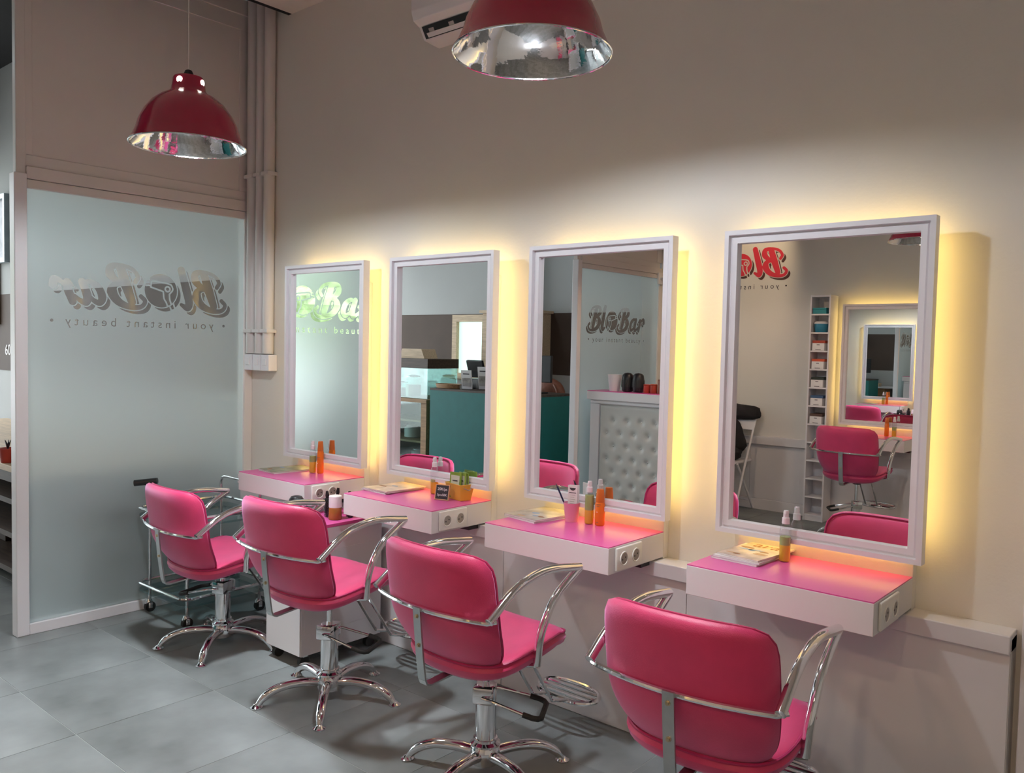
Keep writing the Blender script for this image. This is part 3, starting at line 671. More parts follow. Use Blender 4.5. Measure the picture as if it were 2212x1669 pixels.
spray_bottle(-1.789, 2.531, DZ, 'spray bottle of yellow and green liquid between pink cup and orange bottle', 0.052, 0.056)
orange_bottle(-1.745, 2.537, DZ, 'orange bottle on the desk with the pink cup', 0.086, 0.0178)
spray_bottle(-1.037, 2.522, DZ, 'spray bottle with yellow and green liquid beside the magazine stack', 0.052, 0.026)
spray_bottle(-2.02, OY + 0.14, DZ, 'spray bottle on the logo wall desk, seen reflected', 0.052, 0.026)
orange_bottle(-2.08, OY + 0.13, DZ, 'orange bottle on the logo wall desk, seen reflected', 0.10)

def magazine(cx, cy, z, w, l, rot, th, m, label, masthead=None, extras=0):
    t = thing('magazine', label, 'magazine', (cx, cy, z + 0.0005), math.radians(rot), 'magazines on the desks')
    part('pages', Box(-w / 2 + 0.001, w / 2 - 0.001, -l / 2 + 0.001, l / 2 - 0.001, 0.0006, th - 0.0006), 'paper', t)
    part('cover', MB().box(-w / 2, w / 2, -l / 2, l / 2, th - 0.0006, th).box(-w / 2, -w / 2 + 0.0007, -l / 2, l / 2, 0, th).box(-w / 2, w / 2, -l / 2, l / 2, 0, 0.0006), m, t)
    if masthead:
        me = text_mesh(masthead, 0.075, 'print_brown', 0.0001, spacing=1.0)
        link('masthead', me, t, (0, l / 2 - 0.062, th + 0.0003))
    rnd = random.Random(label)
    for k in range(extras):
        x, y = rnd.uniform(-w * .36, w * .3), rnd.uniform(-l * .42, l * .12); a, b = rnd.uniform(.012, .03), rnd.uniform(.005, .012)
        part('cover_print', MB().lathe([(1, 0), (1, 0.0002)], 12), ['print_blue', 'print_tan', 'print_brown'][k % 3], t, loc=(x, y, th + 0.0002)).scale = (a, b, 1)
    return t
z = DZ
for k, (dx, dy, rot, th, m, lb, mh, ex) in enumerate([(0.0, 0.0, -3, 0.006, 'mag_lilac', 'lilac magazine at the bottom of the stack on the nearest desk', None, 0), (0.003, 0.004, -1.5, 0.005, 'paper', 'white magazine in the middle of the stack on the nearest desk', None, 0), (0.012, 0.012, -6, 0.005, 'mag_warm', 'peach magazine with brown masthead on top of the nearest stack', 'ara', 9)]):
    magazine(-1.140 + dx, 2.505 + dy, z, 0.155 if k < 2 else 0.145, 0.225, rot, th, m, lb, mh, ex); z += th + 0.0008
z = DZ
for k, (rot, th, m, lb) in enumerate([(-9, 0.006, 'paper', 'white magazine below the grey one beside the pink cup'), (-7, 0.006, 'mag_grey', 'grey fashion magazine beside the pink cup')]):
    magazine(-1.995, 2.510, z, 0.172, 0.235, rot, th, m, lb, None, 4 * k); z += th + 0.0008
z = DZ
for k, (rot, th, m, lb) in enumerate([(-2, 0.004, 'paper', 'white magazine at the bottom on the desk with the yellow tin'), (1, 0.004, 'mag_lilac', 'pale magazine in the middle on the desk with the yellow tin'), (-3, 0.004, 'mag_warm', 'beige magazine on top on the desk with the yellow tin')]):
    magazine(-2.835 + 0.006 * k, 2.490, z, 0.17, 0.225, rot, th, m, lb, None, 3 if k == 2 else 0); z += th + 0.0008
z = DZ
for k, (rot, th, m, lb) in enumerate([(-5, 0.004, 'paper', 'white magazine underneath on the desk nearest the partition'), (-8, 0.004, 'mag_green', 'green-brown magazine on the desk nearest the partition')]):
    magazine(-3.615, 2.470, z, 0.16, 0.235, rot, th, m, lb, None, 3 * k); z += th + 0.0008
magazine(-2.27, OY + 0.20, DZ, 0.16, 0.22, 175, 0.005, 'mag_warm', 'magazine on the logo wall desk, seen reflected', None, 3)

# pink cup with menu cards and pencil
t = thing('pink_cup', 'pink paper cup holding menu card and pencil', 'cup', (-1.862, 2.520, DZ + 0.0004))
part('cup_body', MB().lathe([(0.0235, 0), (0.0235, 0.001), (0.030, 0.068), (0.0312, 0.071), (0.029, 0.071), (0.022, 0.004), (0.0, 0.003)], 28, cap1=False), 'cup_pink', t, smooth=True)
c = thing('menu_card', 'folded white menu card standing in the pink cup', 'card', (-1.860, 2.522, DZ + 0.012), math.radians(14))
part('leaf', MB().obox((0, 0, 0.062), (0.038, 0.0012, 0.124)), 'paper', c)
part('leaf', MB().obox((0.004, 0.006, 0.063), (0.038, 0.0012, 0.124), rz=0.25), 'paper', c)
part('crest', MB().prism([(0.012 * math.cos(a), 0.114 + 0.010 * math.sin(a)) for a in np.linspace(PI, 2 * PI, 12)], 0.0004, 'y', -0.0011), 'ink', c)
part('printed_heading', Box(-0.014, 0.014, -0.0011, -0.0007, 0.094, 0.097), 'ink', c)
for k in range(7): part('printed_line', Box(-0.011, 0.011 - 0.004 * (k % 2), -0.001, -0.0007, 0.086 - k * 0.008, 0.0874 - k * 0.008), 'mag_grey', c)
pc = thing('pencil', 'dark navy pencil leaning in the pink cup', 'pencil', (-1.868, 2.515, DZ + 0.006))
part('shaft', MB().tube([(0.010, 0, 0), (-0.055, -0.006, 0.118)], 0.0036, 6), 'pen_navy', pc)
part('tip', MB().tube([(-0.055, -0.006, 0.118), (-0.062, -0.0066, 0.130)], [0.0036, 0.001], 6), 'ink', pc)
# yellow tin with seed packets and price sign
t = thing('yellow_tin', 'rectangular yellow tin planter holding green packets', 'tin', (-2.462, 2.535, DZ + 0.0004), math.radians(-12))
mb = MB(); a0, b0, a1, b1, h = 0.046, 0.026, 0.058, 0.036, 0.068
mb.add([(-a0, -b0, 0), (a0, -b0, 0), (a0, b0, 0), (-a0, b0, 0), (-a1, -b1, h), (a1, -b1, h), (a1, b1, h), (-a1, b1, h), (-a1 + .002, -b1 + .002, h), (a1 - .002, -b1 + .002, h), (a1 - .002, b1 - .002, h), (-a1 + .002, b1 - .002, h), (-a0 + .002, -b0 + .002, .004), (a0 - .002, -b0 + .002, .004), (a0 - .002, b0 - .002, .004), (-a0 + .002, b0 - .002, .004)],
       [(3, 2, 1, 0)] + [(i, (i + 1) % 4, 4 + (i + 1) % 4, 4 + i) for i in range(4)] + [(4 + i, 4 + (i + 1) % 4, 8 + (i + 1) % 4, 8 + i) for i in range(4)] + [(8 + i, 8 + (i + 1) % 4, 12 + (i + 1) % 4, 12 + i) for i in range(4)] + [(12, 13, 14, 15)])
part('tin_body', mb, 'tin_yellow', t, 0.001, seg=1)
part('tin_rim', MB().tube([(-a1, -b1, h), (a1, -b1, h), (a1, b1, h), (-a1, b1, h)], 0.0022, 6, closed=True), 'tin_yellow', t)
part('tin_handle', MB().tube(spline([(a1 + 0.001, -0.02, h - 0.012), (a1 + 0.012, 0, h - 0.02), (a1 + 0.001, 0.02, h - 0.012)], 5), 0.002, 6), 'steel', t)
for k, (px, py, rz_, lb) in enumerate([(-0.012, -0.014, 5, 'front green and silver packet in the yellow tin'), (0.012, 0.004, -16, 'middle green packet in the yellow tin'), (0.022, 0.016, -24, 'rear green packet in the yellow tin, nearest the mirror')]):
    p = thing('product_packet', lb, 'packet', (-2.462 + px, 2.535 + py, DZ + 0.0062), math.radians(rz_), 'packets in the yellow tin')
    part('pouch', MB().obox((0, 0, 0.055), (0.062 - 0.004 * k, 0.005, 0.108), rx=-0.06 + 0.05 * k), 'packet_green', p, 0.0015)
    part('printed_face', MB().obox((0, -0.0034, 0.057), (0.046 - 0.004 * k, 0.0008, 0.078), rx=-0.06 + 0.05 * k), 'packet_face', p)
    part('printed_name', MB().obox((0, -0.0042, 0.074), (0.026, 0.0006, 0.004), rx=-0.06 + 0.05 * k), 'ink', p)
t = thing('price_sign', 'small chalkboard price sign leaning on the yellow tin', 'sign', (-2.497, 2.463, DZ + 0.0008), math.radians(17))
tilt = Matrix.Rotation(-0.22, 4, 'X')
o = part('slate_board', Box(-0.030, 0.030, -0.003, 0.003, 0.003, 0.062), 'slate', t); o.matrix_local = tilt
o = part('board_frame', frame_mesh(-0.033, 0.033, 0.0, 0.065, [(0.003, 0.004), (0, 0.004), (0, -0.004), (0.0035, -0.004), (0.0035, 0.0)]), 'print_tan', t); o.matrix_local = tilt
for body, sz, zz in (('20K/ps', 0.0165, 0.040), ('3pcs50K', 0.0135, 0.017)):
    me = text_mesh(body, sz, 'paper', 0.0002); o = link('chalk_lettering', me, t)
    o.matrix_local = tilt @ Matrix.Translation((0, -0.0034, zz)) @ Matrix.Rotation(PI / 2, 4, 'X')

# ------------------------------------------------------------------ white cabinet with hair tools, chrome trolley
t = thing('white_cabinet', 'white rolling cabinet with pink top behind the second chair', 'cabinet', (-3.091, 2.285, 0))
part('carcass', Box(-0.126, 0.126, -0.185, 0.255, 0.058, 0.598), 'panel_white', t, 0.002)
part('cabinet_top', Box(-0.128, 0.128, -0.192, 0.257, 0.5982, 0.612), 'pink_top', t, 0.001)
dr = part('door', Box(-0.125, 0.125, -0.192, -0.1855, 0.062, 0.468), 'panel_white', t, 0.001)
part('lock_knob', MB().tube([(-0.104, -0.192, 0.28), (-0.104, -0.206, 0.28)], [0.009, 0.008], 14), 'chrome', dr, smooth=True)
part('drawer', Box(-0.125, 0.125, -0.192, -0.1855, 0.472, 0.596), 'panel_white', t, 0.001)
part('side_panel', Box(0.1262, 0.128, -0.17, 0.24, 0.15, 0.50), 'panel_white', t, 0.0005, seg=1)
for sx in (-0.095, 0.095):
    for sy in (-0.15, 0.21):
        cst = part('caster', MB().tube([(sx - 0.011, sy, 0.026), (sx + 0.011, sy, 0.026)], 0.0255, 16), 'rubber', t, smooth=True)
        part('caster_fork', Box(sx - 0.016, sx + 0.016, sy - 0.012, sy + 0.012, 0.048, 0.0578), 'steel', cst)
TZ = 0.6125
t = thing('amber_jar', 'amber jar with tall white lid on the white cabinet', 'jar', (-3.035, 2.326, TZ))
part('jar_body', MB().lathe([(0.028, 0), (0.030, 0.004), (0.0285, 0.052), (0.026, 0.056)], 28), 'amber', t, smooth=True)
part('lid', MB().lathe([(0.0285, 0.055), (0.029, 0.058), (0.0285, 0.104), (0.026, 0.107)], 28), 'white_plastic', t, smooth=True)
def brush(x, y, rz, label, lean):
    t = thing('hair_brush', label, 'brush', (x, y, TZ + 0.001), math.radians(rz), 'hair brushes')
    m_ = Matrix.Rotation(lean, 4, 'X')
    o = part('barrel', MB().lathe([(0.010, 0.0), (0.012, 0.002), (0.012, 0.085), (0.010, 0.088)], 16), 'black', t, smooth=True); o.matrix_local = m_
    bb = MB()
    for k in range(14):
        for j in range(10):
            a = 2 * PI * j / 10 + k * 0.3; c_, s_ = math.cos(a), math.sin(a); z_ = 0.006 + k * 0.006
            bb.tube([(0.011 * c_, 0.011 * s_, z_), (0.0205 * c_, 0.0205 * s_, z_)], 0.0011, 4)
    o = part('bristles', bb, 'black', t); o['kind'] = 'stuff'; o.matrix_local = m_
    o = part('handle', MB().lathe([(0.007, 0.088), (0.009, 0.10), (0.006, 0.12)], 12), 'black', t, smooth=True); o.matrix_local = m_
brush(-3.095, 2.335, 20, 'black round hair brush left of the amber jar', 0.12)
brush(-3.13, 2.40, -30, 'black round hair brush further back on the cabinet, near the dryer', -0.1)
brush(-3.02, 2.40, 0, 'black round hair brush behind the amber jar', 0.05)
t = thing('hair_dryer', 'black hair dryer standing on the white cabinet', 'hair dryer', (-3.172, 2.215, TZ + 0.0005))
b = MB().lathe([(0.016, 0.0), (0.026, 0.004), (0.030, 0.03), (0.034, 0.07), (0.033, 0.085), (0.024, 0.098), (0.010, 0.102)], 24)
part('body', b, 'black', t, smooth=True)
part('rear_grille', MB().lathe([(0.0345, 0.066), (0.0352, 0.070), (0.0345, 0.074)], 24, cap0=False, cap1=False), 'rubber', t, smooth=True)
part('handle', MB().tube(spline([(0.01, 0.01, 0.055), (0.05, 0.025, 0.040), (0.085, 0.03, 0.018)], 5), [0.015] * 6 + [0.013] * 5, 12), 'black', t, smooth=True)
part('switch', MB().obox((0.012, -0.0325, 0.055), (0.008, 0.006, 0.012)), 'paper', t)
part('power_cable', MB().tube(spline([(0.085, 0.03, 0.018), (0.03, 0.05, 0.010), (-0.030, 0.035, 0.020), (-0.042, -0.05, 0.045), (0.0, -0.06, 0.012), (0.02, -0.03, 0.006)], 7), 0.0035, 8), 'rubber', t, smooth=True)
t = thing('chrome_trolley', 'chrome and glass rolling trolley against the frosted partition', 'trolley', (-4.0, 2.237, 0))
xa, xb, ya, yb = -0.21, 0.21, -0.20, 0.20
def rrect(x0, x1, y0, y1, z, r=0.05, n=6):
    o = []
    for cx_, cy_, a0_ in ((x1 - r, y1 - r, 0), (x0 + r, y1 - r, PI / 2), (x0 + r, y0 + r, PI), (x1 - r, y0 + r, 1.5 * PI)):
        for k in range(n + 1): a = a0_ + k * PI / 2 / n; o.append((cx_ + r * math.cos(a), cy_ + r * math.sin(a), z))
    return o
for sx in (xa + 0.02, xb - 0.02):
    for sy in (ya, yb):
        p = part('post', MB().tube([(sx, sy, 0.062), (sx, sy, 0.60)], 0.008, 10), 'chrome', t, smooth=True)
        c_ = part('caster', MB().tube([(sx - 0.012, sy, 0.0265), (sx + 0.012, sy, 0.0265)], 0.026, 16), 'rubber', t, smooth=True)
        part('caster_hood', MB().lathe([(0.021, 0.02), (0.021, 0.045), (0.012, 0.062)], 14, (sx - 0.006, sy, 0), cap0=False), 'chrome', c_, smooth=True)
for zz in (0.115, 0.50):
    part('shelf_rail', MB().tube(rrect(xa - 0.03, xb + 0.03, ya - 0.045, yb + 0.045, zz + 0.04), 0.0085, 8, closed=True), 'chrome', t, smooth=True)
    part('glass_shelf', MB().prism([(p[0], p[1]) for p in rrect(xa - 0.035, xb + 0.035, ya - 0.05, yb + 0.05, 0, 0.06)], 0.010, 'z', zz), 'shelf_glass', t)
part('handle_bar', MB().tube(spline([(xa + 0.02, ya, 0.60), (xa + 0.02, ya - 0.005, 0.64), (xa + 0.01, ya - 0.02, 0.668), (xa - 0.01, ya - 0.03, 0.672)], 6), 0.009, 10), 'chrome', t, smooth=True)
part('handle_grip', MB().tube([(xa - 0.012, ya - 0.065, 0.668), (xa + 0.06, ya + 0.02, 0.680)], 0.016, 12, sx=1.1), 'black', t, smooth=True)
part('handle_hoop', MB().tube(spline([(xa + 0.02, yb, 0.59), (xa + 0.02, yb, 0.63), (xa + 0.05, yb - 0.005, 0.660), (xa + 0.14, yb - 0.01, 0.668), (xb - 0.05, yb - 0.01, 0.660), (xb - 0.02, yb, 0.63), (xb - 0.02, yb, 0.59)], 6), 0.008, 10), 'chrome', t, smooth=True)

# ------------------------------------------------------------------ logo wall: lettering, shelf, folding chair
lg = thing('wall_logo', 'red script logo with brown shadow on the cream wall, seen reflected', 'logo', (0, OY + 0.0006, 0))
sc = 0.228; lx0 = -2.965
lmap = lambda y: (lambda u, v: (lx0 - sc * (u + 0.22), y, 2.085 + sc * v))
link('logo_shadow', fill_loops(LOGO_SH, 'logo_brown', lmap(0.0010), 'logo_shadow'), lg)
link('logo_letters', fill_loops(LOGO, 'logo_red', lmap(0.0016), 'logo_letters'), lg)
ts = 0.955 / (TX1 - TX0)
link('tagline', fill_loops(TAG, 'ink', lambda u, v: (lx0 - 0.03 - ts * (u - TX0), 0.0010, 1.962 + ts * v), 'tagline'), lg)

SX0, SX1, SY = -2.708, -2.540, -1.80
t = thing('narrow_shelf', 'tall narrow white shelf tower beside the reflected mirror', 'shelf', ((SX0 + SX1) / 2, OY, 0))
hw = (SX1 - SX0) / 2; dp = SY - OY
for s in (-1, 1): part('side_panel', Box(s * hw - (0.012 if s > 0 else 0), s * hw + (0 if s > 0 else 0.012), 0.021, dp, 0, 1.882), 'frame_white', t)
part('back_panel', Box(-hw + 0.012, hw - 0.012, 0.02, 0.026, 0, 1.882), 'panel_white', t)
NS = 12; SZ = [0.04 + k * 0.1523 for k in range(NS)] + [1.8675]
for zz in SZ: part('shelf_board', Box(-hw + 0.0125, hw - 0.0125, 0.0265, dp - 0.002, zz, zz + 0.012), 'frame_white', t)
part('plinth', Box(-hw + 0.0125, hw - 0.0125, 0.0265, dp - 0.006, 0, 0.0395), 'frame_white', t)
scx = (SX0 + SX1) / 2
def shelf_box(k, lid, label, dx=-0.008):
    t = thing('storage_box', label, 'box', (scx + dx, OY + 0.115, SZ[k] + 0.0125), 0, 'storage boxes on the shelf')
    part('box_body', Box(-0.05, 0.05, -0.07, 0.07, 0, 0.062), 'paper', t, 0.002)
    part('lid', Box(-0.053, 0.053, -0.073, 0.060, 0.0623, 0.084), lid, t, 0.002)
    part('box_handle', Box(-0.012, 0.012, 0.0701, 0.0712, 0.045, 0.050), 'ink', t); part('printed_label', Box(-0.022, 0.022, 0.0701, 0.0712, 0.006, 0.010), 'ink', t)
for k, lid, nm in ((9, 'lid_red', 'dark red'), (8, 'lid_orange', 'orange'), (7, 'lid_black', 'black'), (6, 'lid_blue', 'blue'), (5, 'lid_brown', 'brown')):
    shelf_box(k, lid, 'white storage box with %s lid on the narrow shelf' % nm)
t = thing('teal_box', 'flat teal box on the top compartment of the narrow shelf', 'box', (scx - 0.008, OY + 0.115, SZ[11] + 0.0125))
part('box_body', Box(-0.055, 0.055, -0.07, 0.07, 0, 0.036), 'box_teal', t, 0.003); part('lid', Box(-0.057, 0.057, -0.072, 0.072, 0.0362, 0.050), 'box_teal', t, 0.003)
t = thing('blue_tub', 'round blue tub with white lid on the narrow shelf', 'tub', (scx - 0.010, OY + 0.125, SZ[10] + 0.0125))
part('tub_body', MB().lathe([(0.045, 0), (0.050, 0.006), (0.055, 0.05), (0.055, 0.07)], 24), 'box_blue', t, smooth=True)
part('lid', MB().lathe([(0.057, 0.0702), (0.057, 0.080), (0.040, 0.092), (0.0, 0.094)], 24, cap1=False), 'white_plastic', t, smooth=True)

t = thing('folding_chair', 'white metal folding chair against the logo wall, seen reflected', 'chair', (-3.40, -1.74, 0))
for s in (-1, 1):
    part('front_frame', MB().tube([(s * 0.20, 0.20, 0.008), (s * 0.20, 0.03, 0.40), (s * 0.20, -0.19, 0.86)], 0.010, 10), 'frame_white', t, smooth=True)
    part('rear_leg', MB().tube([(s * 0.175, -0.22, 0.008), (s * 0.175, 0.12, 0.43)], 0.010, 10), 'frame_white', t, smooth=True)
part('seat', Box(-0.172, 0.172, -0.18, 0.17, 0.430, 0.452), 'frame_white', t, 0.006)
part('backrest', MB().obox((0, -0.145, 0.77), (0.40, 0.014, 0.13), rx=0.45), 'frame_white', t, 0.004)
part('stretcher', MB().tube([(-0.20, 0.155, 0.11), (0.20, 0.155, 0.11)], 0.007, 8), 'frame_white', t, smooth=True)
part('stretcher', MB().tube([(-0.175, -0.16, 0.085), (0.175, -0.16, 0.085)], 0.007, 8), 'frame_white', t, smooth=True)
def blob(name, m, parent, c, size, seed, amp=0.12, sub=3):
    rnd = random.Random(seed); bm = bmesh.new(); bmesh.ops.create_icosphere(bm, subdivisions=sub, radius=1.0); ph = [rnd.uniform(0, 6) for _ in range(4)]
    for v in bm.verts:
        n = v.co.normalized(); k = 1 + amp * math.sin(4 * n.x + ph[0]) + amp * math.sin(5 * n.z + ph[1]) * 0.7 + amp * 0.4 * math.sin(9 * n.y + ph[2])
        v.co = Vector((n.x * size[0] * k, n.y * size[1] * k, n.z * size[2] * k)) + Vector(c)
    me = bpy.data.meshes.new(name); bm.to_mesh(me); bm.free(); me.materials.append(MATS[m])
    for p in me.polygons: p.use_smooth = True
    return link(name, me, parent)
t = thing('black_jacket', 'black jacket slung over the folding chair', 'jacket', (-3.38, -1.74, 0.4525))
blob('jacket_body', 'cloth_black', t, (0.0, -0.03, 0.17), (0.17, 0.085, 0.17), 3)
blob('jacket_collar', 'cloth_black', t, (0.02, -0.15, 0.41), (0.20, 0.07, 0.075), 5)
blob('sleeve', 'cloth_black', t, (0.09, 0.05, 0.06), (0.06, 0.11, 0.05), 8)

# ------------------------------------------------------------------ reception counter with tufted front before the far partition
RX0, RX1, RY0, RY1, RZ = -0.14, 0.10, -0.61, 0.61, 1.045
t = thing('reception_counter', 'white reception counter with grey button-tufted front, seen reflected', 'counter', (-3.58, -0.86, 0), PI / 2)
cx0, cy0 = (RX0 + RX1) / 2, (RY0 + RY1) / 2; a, b = (RX1 - RX0) / 2, (RY1 - RY0) / 2
part('carcass', Box(-a + 0.02, a - 0.03, -b + 0.02, b - 0.02, 0.0, RZ - 0.075), 'frame_white', t)
part('counter_top', Box(-a, a + 0.02, -b, b, RZ - 0.075, RZ - 0.005), 'frame_white', t, 0.003)
part('pink_surface', Box(-a + 0.002, a + 0.018, -b + 0.002, b - 0.002, RZ - 0.0048, RZ), 'pink_top', t)
fx = a - 0.03
for y_0, y_1, z_0, z_1 in ((-b + 0.02, -b + 0.10, 0.10, RZ - 0.11), (b - 0.11, b - 0.02, 0.10, RZ - 0.11), (-b + 0.02, b - 0.02, 0.0, 0.098), (-b + 0.02, b - 0.02, RZ - 0.108, RZ - 0.076)):
    part('face_frame', Box(fx, fx + 0.022, y_0, y_1, z_0, z_1), 'frame_white', t, 0.003)
ty0, ty1, tz0, tz1 = -b + 0.104, b - 0.114, 0.104, RZ - 0.115
gy, gz = 0.135, 0.135; btn = []
for r in range(12):
    for q in range(18):
        yy = ty0 + 0.05 + q * gy + (gy / 2 if r % 2 else 0); zz = tz0 + 0.05 + r * gz * 0.80
        if yy < ty1 - 0.02 and zz < tz1 - 0.02: btn.append((yy, zz))
NYG, NZG = 150, 100; gy_ = np.linspace(ty0, ty1, NYG); gz_ = np.linspace(tz0, tz1, NZG); YY, ZZ = np.meshgrid(gy_, gz_); HH = np.full(YY.shape, 0.024)
for yy, zz in btn: HH -= 0.017 * np.exp(-((YY - yy) ** 2 + (ZZ - zz) ** 2) / (2 * 0.019 ** 2))
edge = np.minimum(np.minimum(YY - ty0, ty1 - YY), np.minimum(ZZ - tz0, tz1 - ZZ)); HH *= np.clip(edge / 0.02, 0, 1) ** 0.5
mb = MB(); mb.v = [(fx + 0.001 + HH[i, j], YY[i, j], ZZ[i, j]) for i in range(NZG) for j in range(NYG)]
mb.f = [(i * NYG + j, i * NYG + j + 1, (i + 1) * NYG + j + 1, (i + 1) * NYG + j) for i in range(NZG - 1) for j in range(NYG - 1)]
tp = part('tufted_panel', mb, 'tuft', t, smooth=True)
bme = MB().lathe([(0.0075, 0), (0.007, 0.003), (0.004, 0.005), (0.0, 0.0055)], 10, cap0=False, cap1=False); bme.v = [(z_, x_, y_) for x_, y_, z_ in bme.v]; bme = bme.mesh('button', 'tuft', smooth=True)
for yy, zz in btn: link('button', bme, tp, (fx + 0.008, yy, zz))
t = thing('white_tub', 'white tapered tub on the reception counter', 'tub', (-3.99, -0.84, RZ))
part('tub_body', MB().lathe([(0.042, 0), (0.044, 0.002), (0.060, 0.135), (0.062, 0.14), (0.057, 0.14), (0.041, 0.008), (0, 0.006)], 28, cap1=False), 'white_plastic', t, smooth=True)
for k, (yy, lb) in enumerate([(-3.86, 'black rounded speaker beside the white tub on the counter'), (-3.755, 'black rounded speaker beside the red tins on the counter')]):
    t = thing('black_speaker', lb, 'speaker', (yy, -0.84, RZ + 0.0005), 0, 'pair of black speakers')
    part('cabinet', MB().lathe([(0.034, 0), (0.045, 0.008), (0.052, 0.05), (0.051, 0.10), (0.044, 0.14), (0.028, 0.156), (0.0, 0.16)], 28, cap1=False), 'black', t, smooth=True)
    part('grille', MB().lathe([(0.0528, 0.04), (0.0535, 0.06), (0.0520, 0.10)], 28, cap0=False, cap1=False), 'rubber', t, smooth=True)
for k, (yy, m, hh, lb) in enumerate([(-3.665, 'pot_red', 0.07, 'small red tin next to the speakers on the counter'), (-3.60, 'lid_red', 0.075, 'dark red tin at the middle of the red tins'), (-3.53, 'bag_brown', 0.115, 'brown patterned jar at the end of the counter row')]):
    t = thing('counter_tin', lb, 'tin', (yy, -0.83, RZ + 0.0005), 0, 'small tins on the counter')
    part('tin_body', MB().lathe([(0.027, 0), (0.029, 0.003), (0.029, hh - 0.012), (0.027, hh - 0.010)], 20), m, t, smooth=True)
    part('lid', MB().lathe([(0.028, hh - 0.0098), (0.030, hh - 0.006), (0.026, hh)], 20), m, t, smooth=True)
t = thing('door_bracket', 'small white wall bracket at the top of the far partition', 'bracket', (X0 + 0.012, -1.93, 2.03))
part('plate', Box(0.0, 0.02, -0.04, 0.04, 0.0, 0.11), 'frame_white', t, 0.003); part('bracket_arm', MB().tube([(0.02, 0, 0.06), (0.06, 0, 0.06)], 0.018, 12), 'frame_white', t, smooth=True)

# ------------------------------------------------------------------ cafe: teal counter and neighbours (seen in the second mirror)
t = thing('teal_counter', 'teal cafe service counter, seen reflected in the second mirror', 'counter', (-5.44, -1.0, 0))
part('front_panel', Box(-0.71, 0.71, 0.20, 0.25, 0.0, 0.950), 'teal', t)
part('side_panel', Box(-0.71, -0.68, -0.25, 0.199, 0.0, 0.950), 'teal', t); part('side_panel', Box(0.68, 0.71, -0.25, 0.199, 0.0, 0.950), 'teal', t)
part('worktop', Box(-0.712, 0.712, -0.26, 0.252, 0.9505, 0.970), 'wood_dark', t)
CZ = 0.9705
for k, (x, y, h, lb) in enumerate([(-5.71, -0.82, 0.185, 'front leaflet holder on the teal counter'), (-5.58, -0.92, 0.22, 'middle leaflet holder on the teal counter'), (-5.47, -1.02, 0.26, 'rear leaflet holder on the teal counter')]):
    t = thing('leaflet_holder', lb, 'leaflets', (x, y, CZ), math.radians(-14), 'leaflet holders on the teal counter')
    part('leaflets', MB().obox((0, 0, h / 2 + 0.008), (0.115, 0.010, h), rx=-0.16), 'paper', t); part('cover_picture', MB().obox((0, 0.0062, h * 0.40), (0.09, 0.0008, h * 0.45), rx=-0.16), 'mag_grey', t)
    part('printed_title', MB().obox((0, 0.0062 + 0.05 * h, h * 0.84), (0.07, 0.0008, 0.010), rx=-0.16), 'ink', t)
    part('holder', MB().box(-0.065, 0.065, -0.03, 0.03, 0, 0.004).box(-0.065, 0.065, 0.022, 0.025, 0.004, 0.07), 'clear_plastic', t)
t = thing('wooden_tray', 'oval wooden tray at the end of the teal counter', 'tray', (-6.00, -0.86, CZ))
pr = [(0.14, 0.0), (0.15, 0.004), (0.165, 0.045), (0.158, 0.045), (0.143, 0.008), (0.0, 0.006)]
o = part('tray_body', MB().lathe(pr, 32, cap1=False), 'wood', t, smooth=True); o.scale = (1, 0.55, 1)
t = thing('computer_monitor', 'black computer monitor on the teal counter', 'monitor', (-4.98, -0.98, CZ))
part('screen', MB().obox((0, 0, 0.23), (0.40, 0.03, 0.25)), 'black', t, 0.006); part('stand', Box(-0.03, 0.03, -0.03, 0.0, 0.01, 0.12), 'black', t); part('foot', Box(-0.10, 0.10, -0.08, 0.06, 0, 0.012), 'black', t, 0.004)
t = thing('black_till', 'black cash register behind the leaflets', 'till', (-5.83, -1.10, CZ))
part('body', Box(-0.12, 0.12, -0.11, 0.11, 0, 0.10), 'black', t, 0.008); part('display', MB().obox((0, 0.02, 0.20), (0.22, 0.03, 0.18), rx=-0.3), 'black', t, 0.006)
# wooden display cabinet with glass case left of the counter
t = thing('display_cabinet', 'wooden cabinet with glass doors left of the teal counter', 'cabinet', (-7.10, -1.16, 0))
part('cabinet_top', Box(-0.80, 0.80, -0.30, 0.32, 0.80, 0.835), 'wood', t, 0.003)
for x in (-0.78, -0.08, 0.70): part('post', Box(x, x + 0.08, 0.22, 0.30, 0, 0.799), 'wood_dark' if x != 0.70 else 'wood', t)
part('back_panel', Box(-0.78, 0.78, -0.29, -0.27, 0, 0.799), 'wood_dark', t)
for s in (-0.78, 0.76): part('side_panel', Box(s, s + 0.02, -0.269, 0.219, 0, 0.799), 'wood_dark', t)
for zz in (0.10, 0.36, 0.58): part('shelf_board', Box(-0.758, 0.758, -0.268, 0.20, zz, zz + 0.02), 'wood', t)
for x0_, x1_ in ((-0.70, -0.08), (0.0, 0.70)): part('glass_door', Box(x0_ + 0.002, x1_ - 0.002, 0.25, 0.256, 0.10, 0.798), 'case_glass', t)
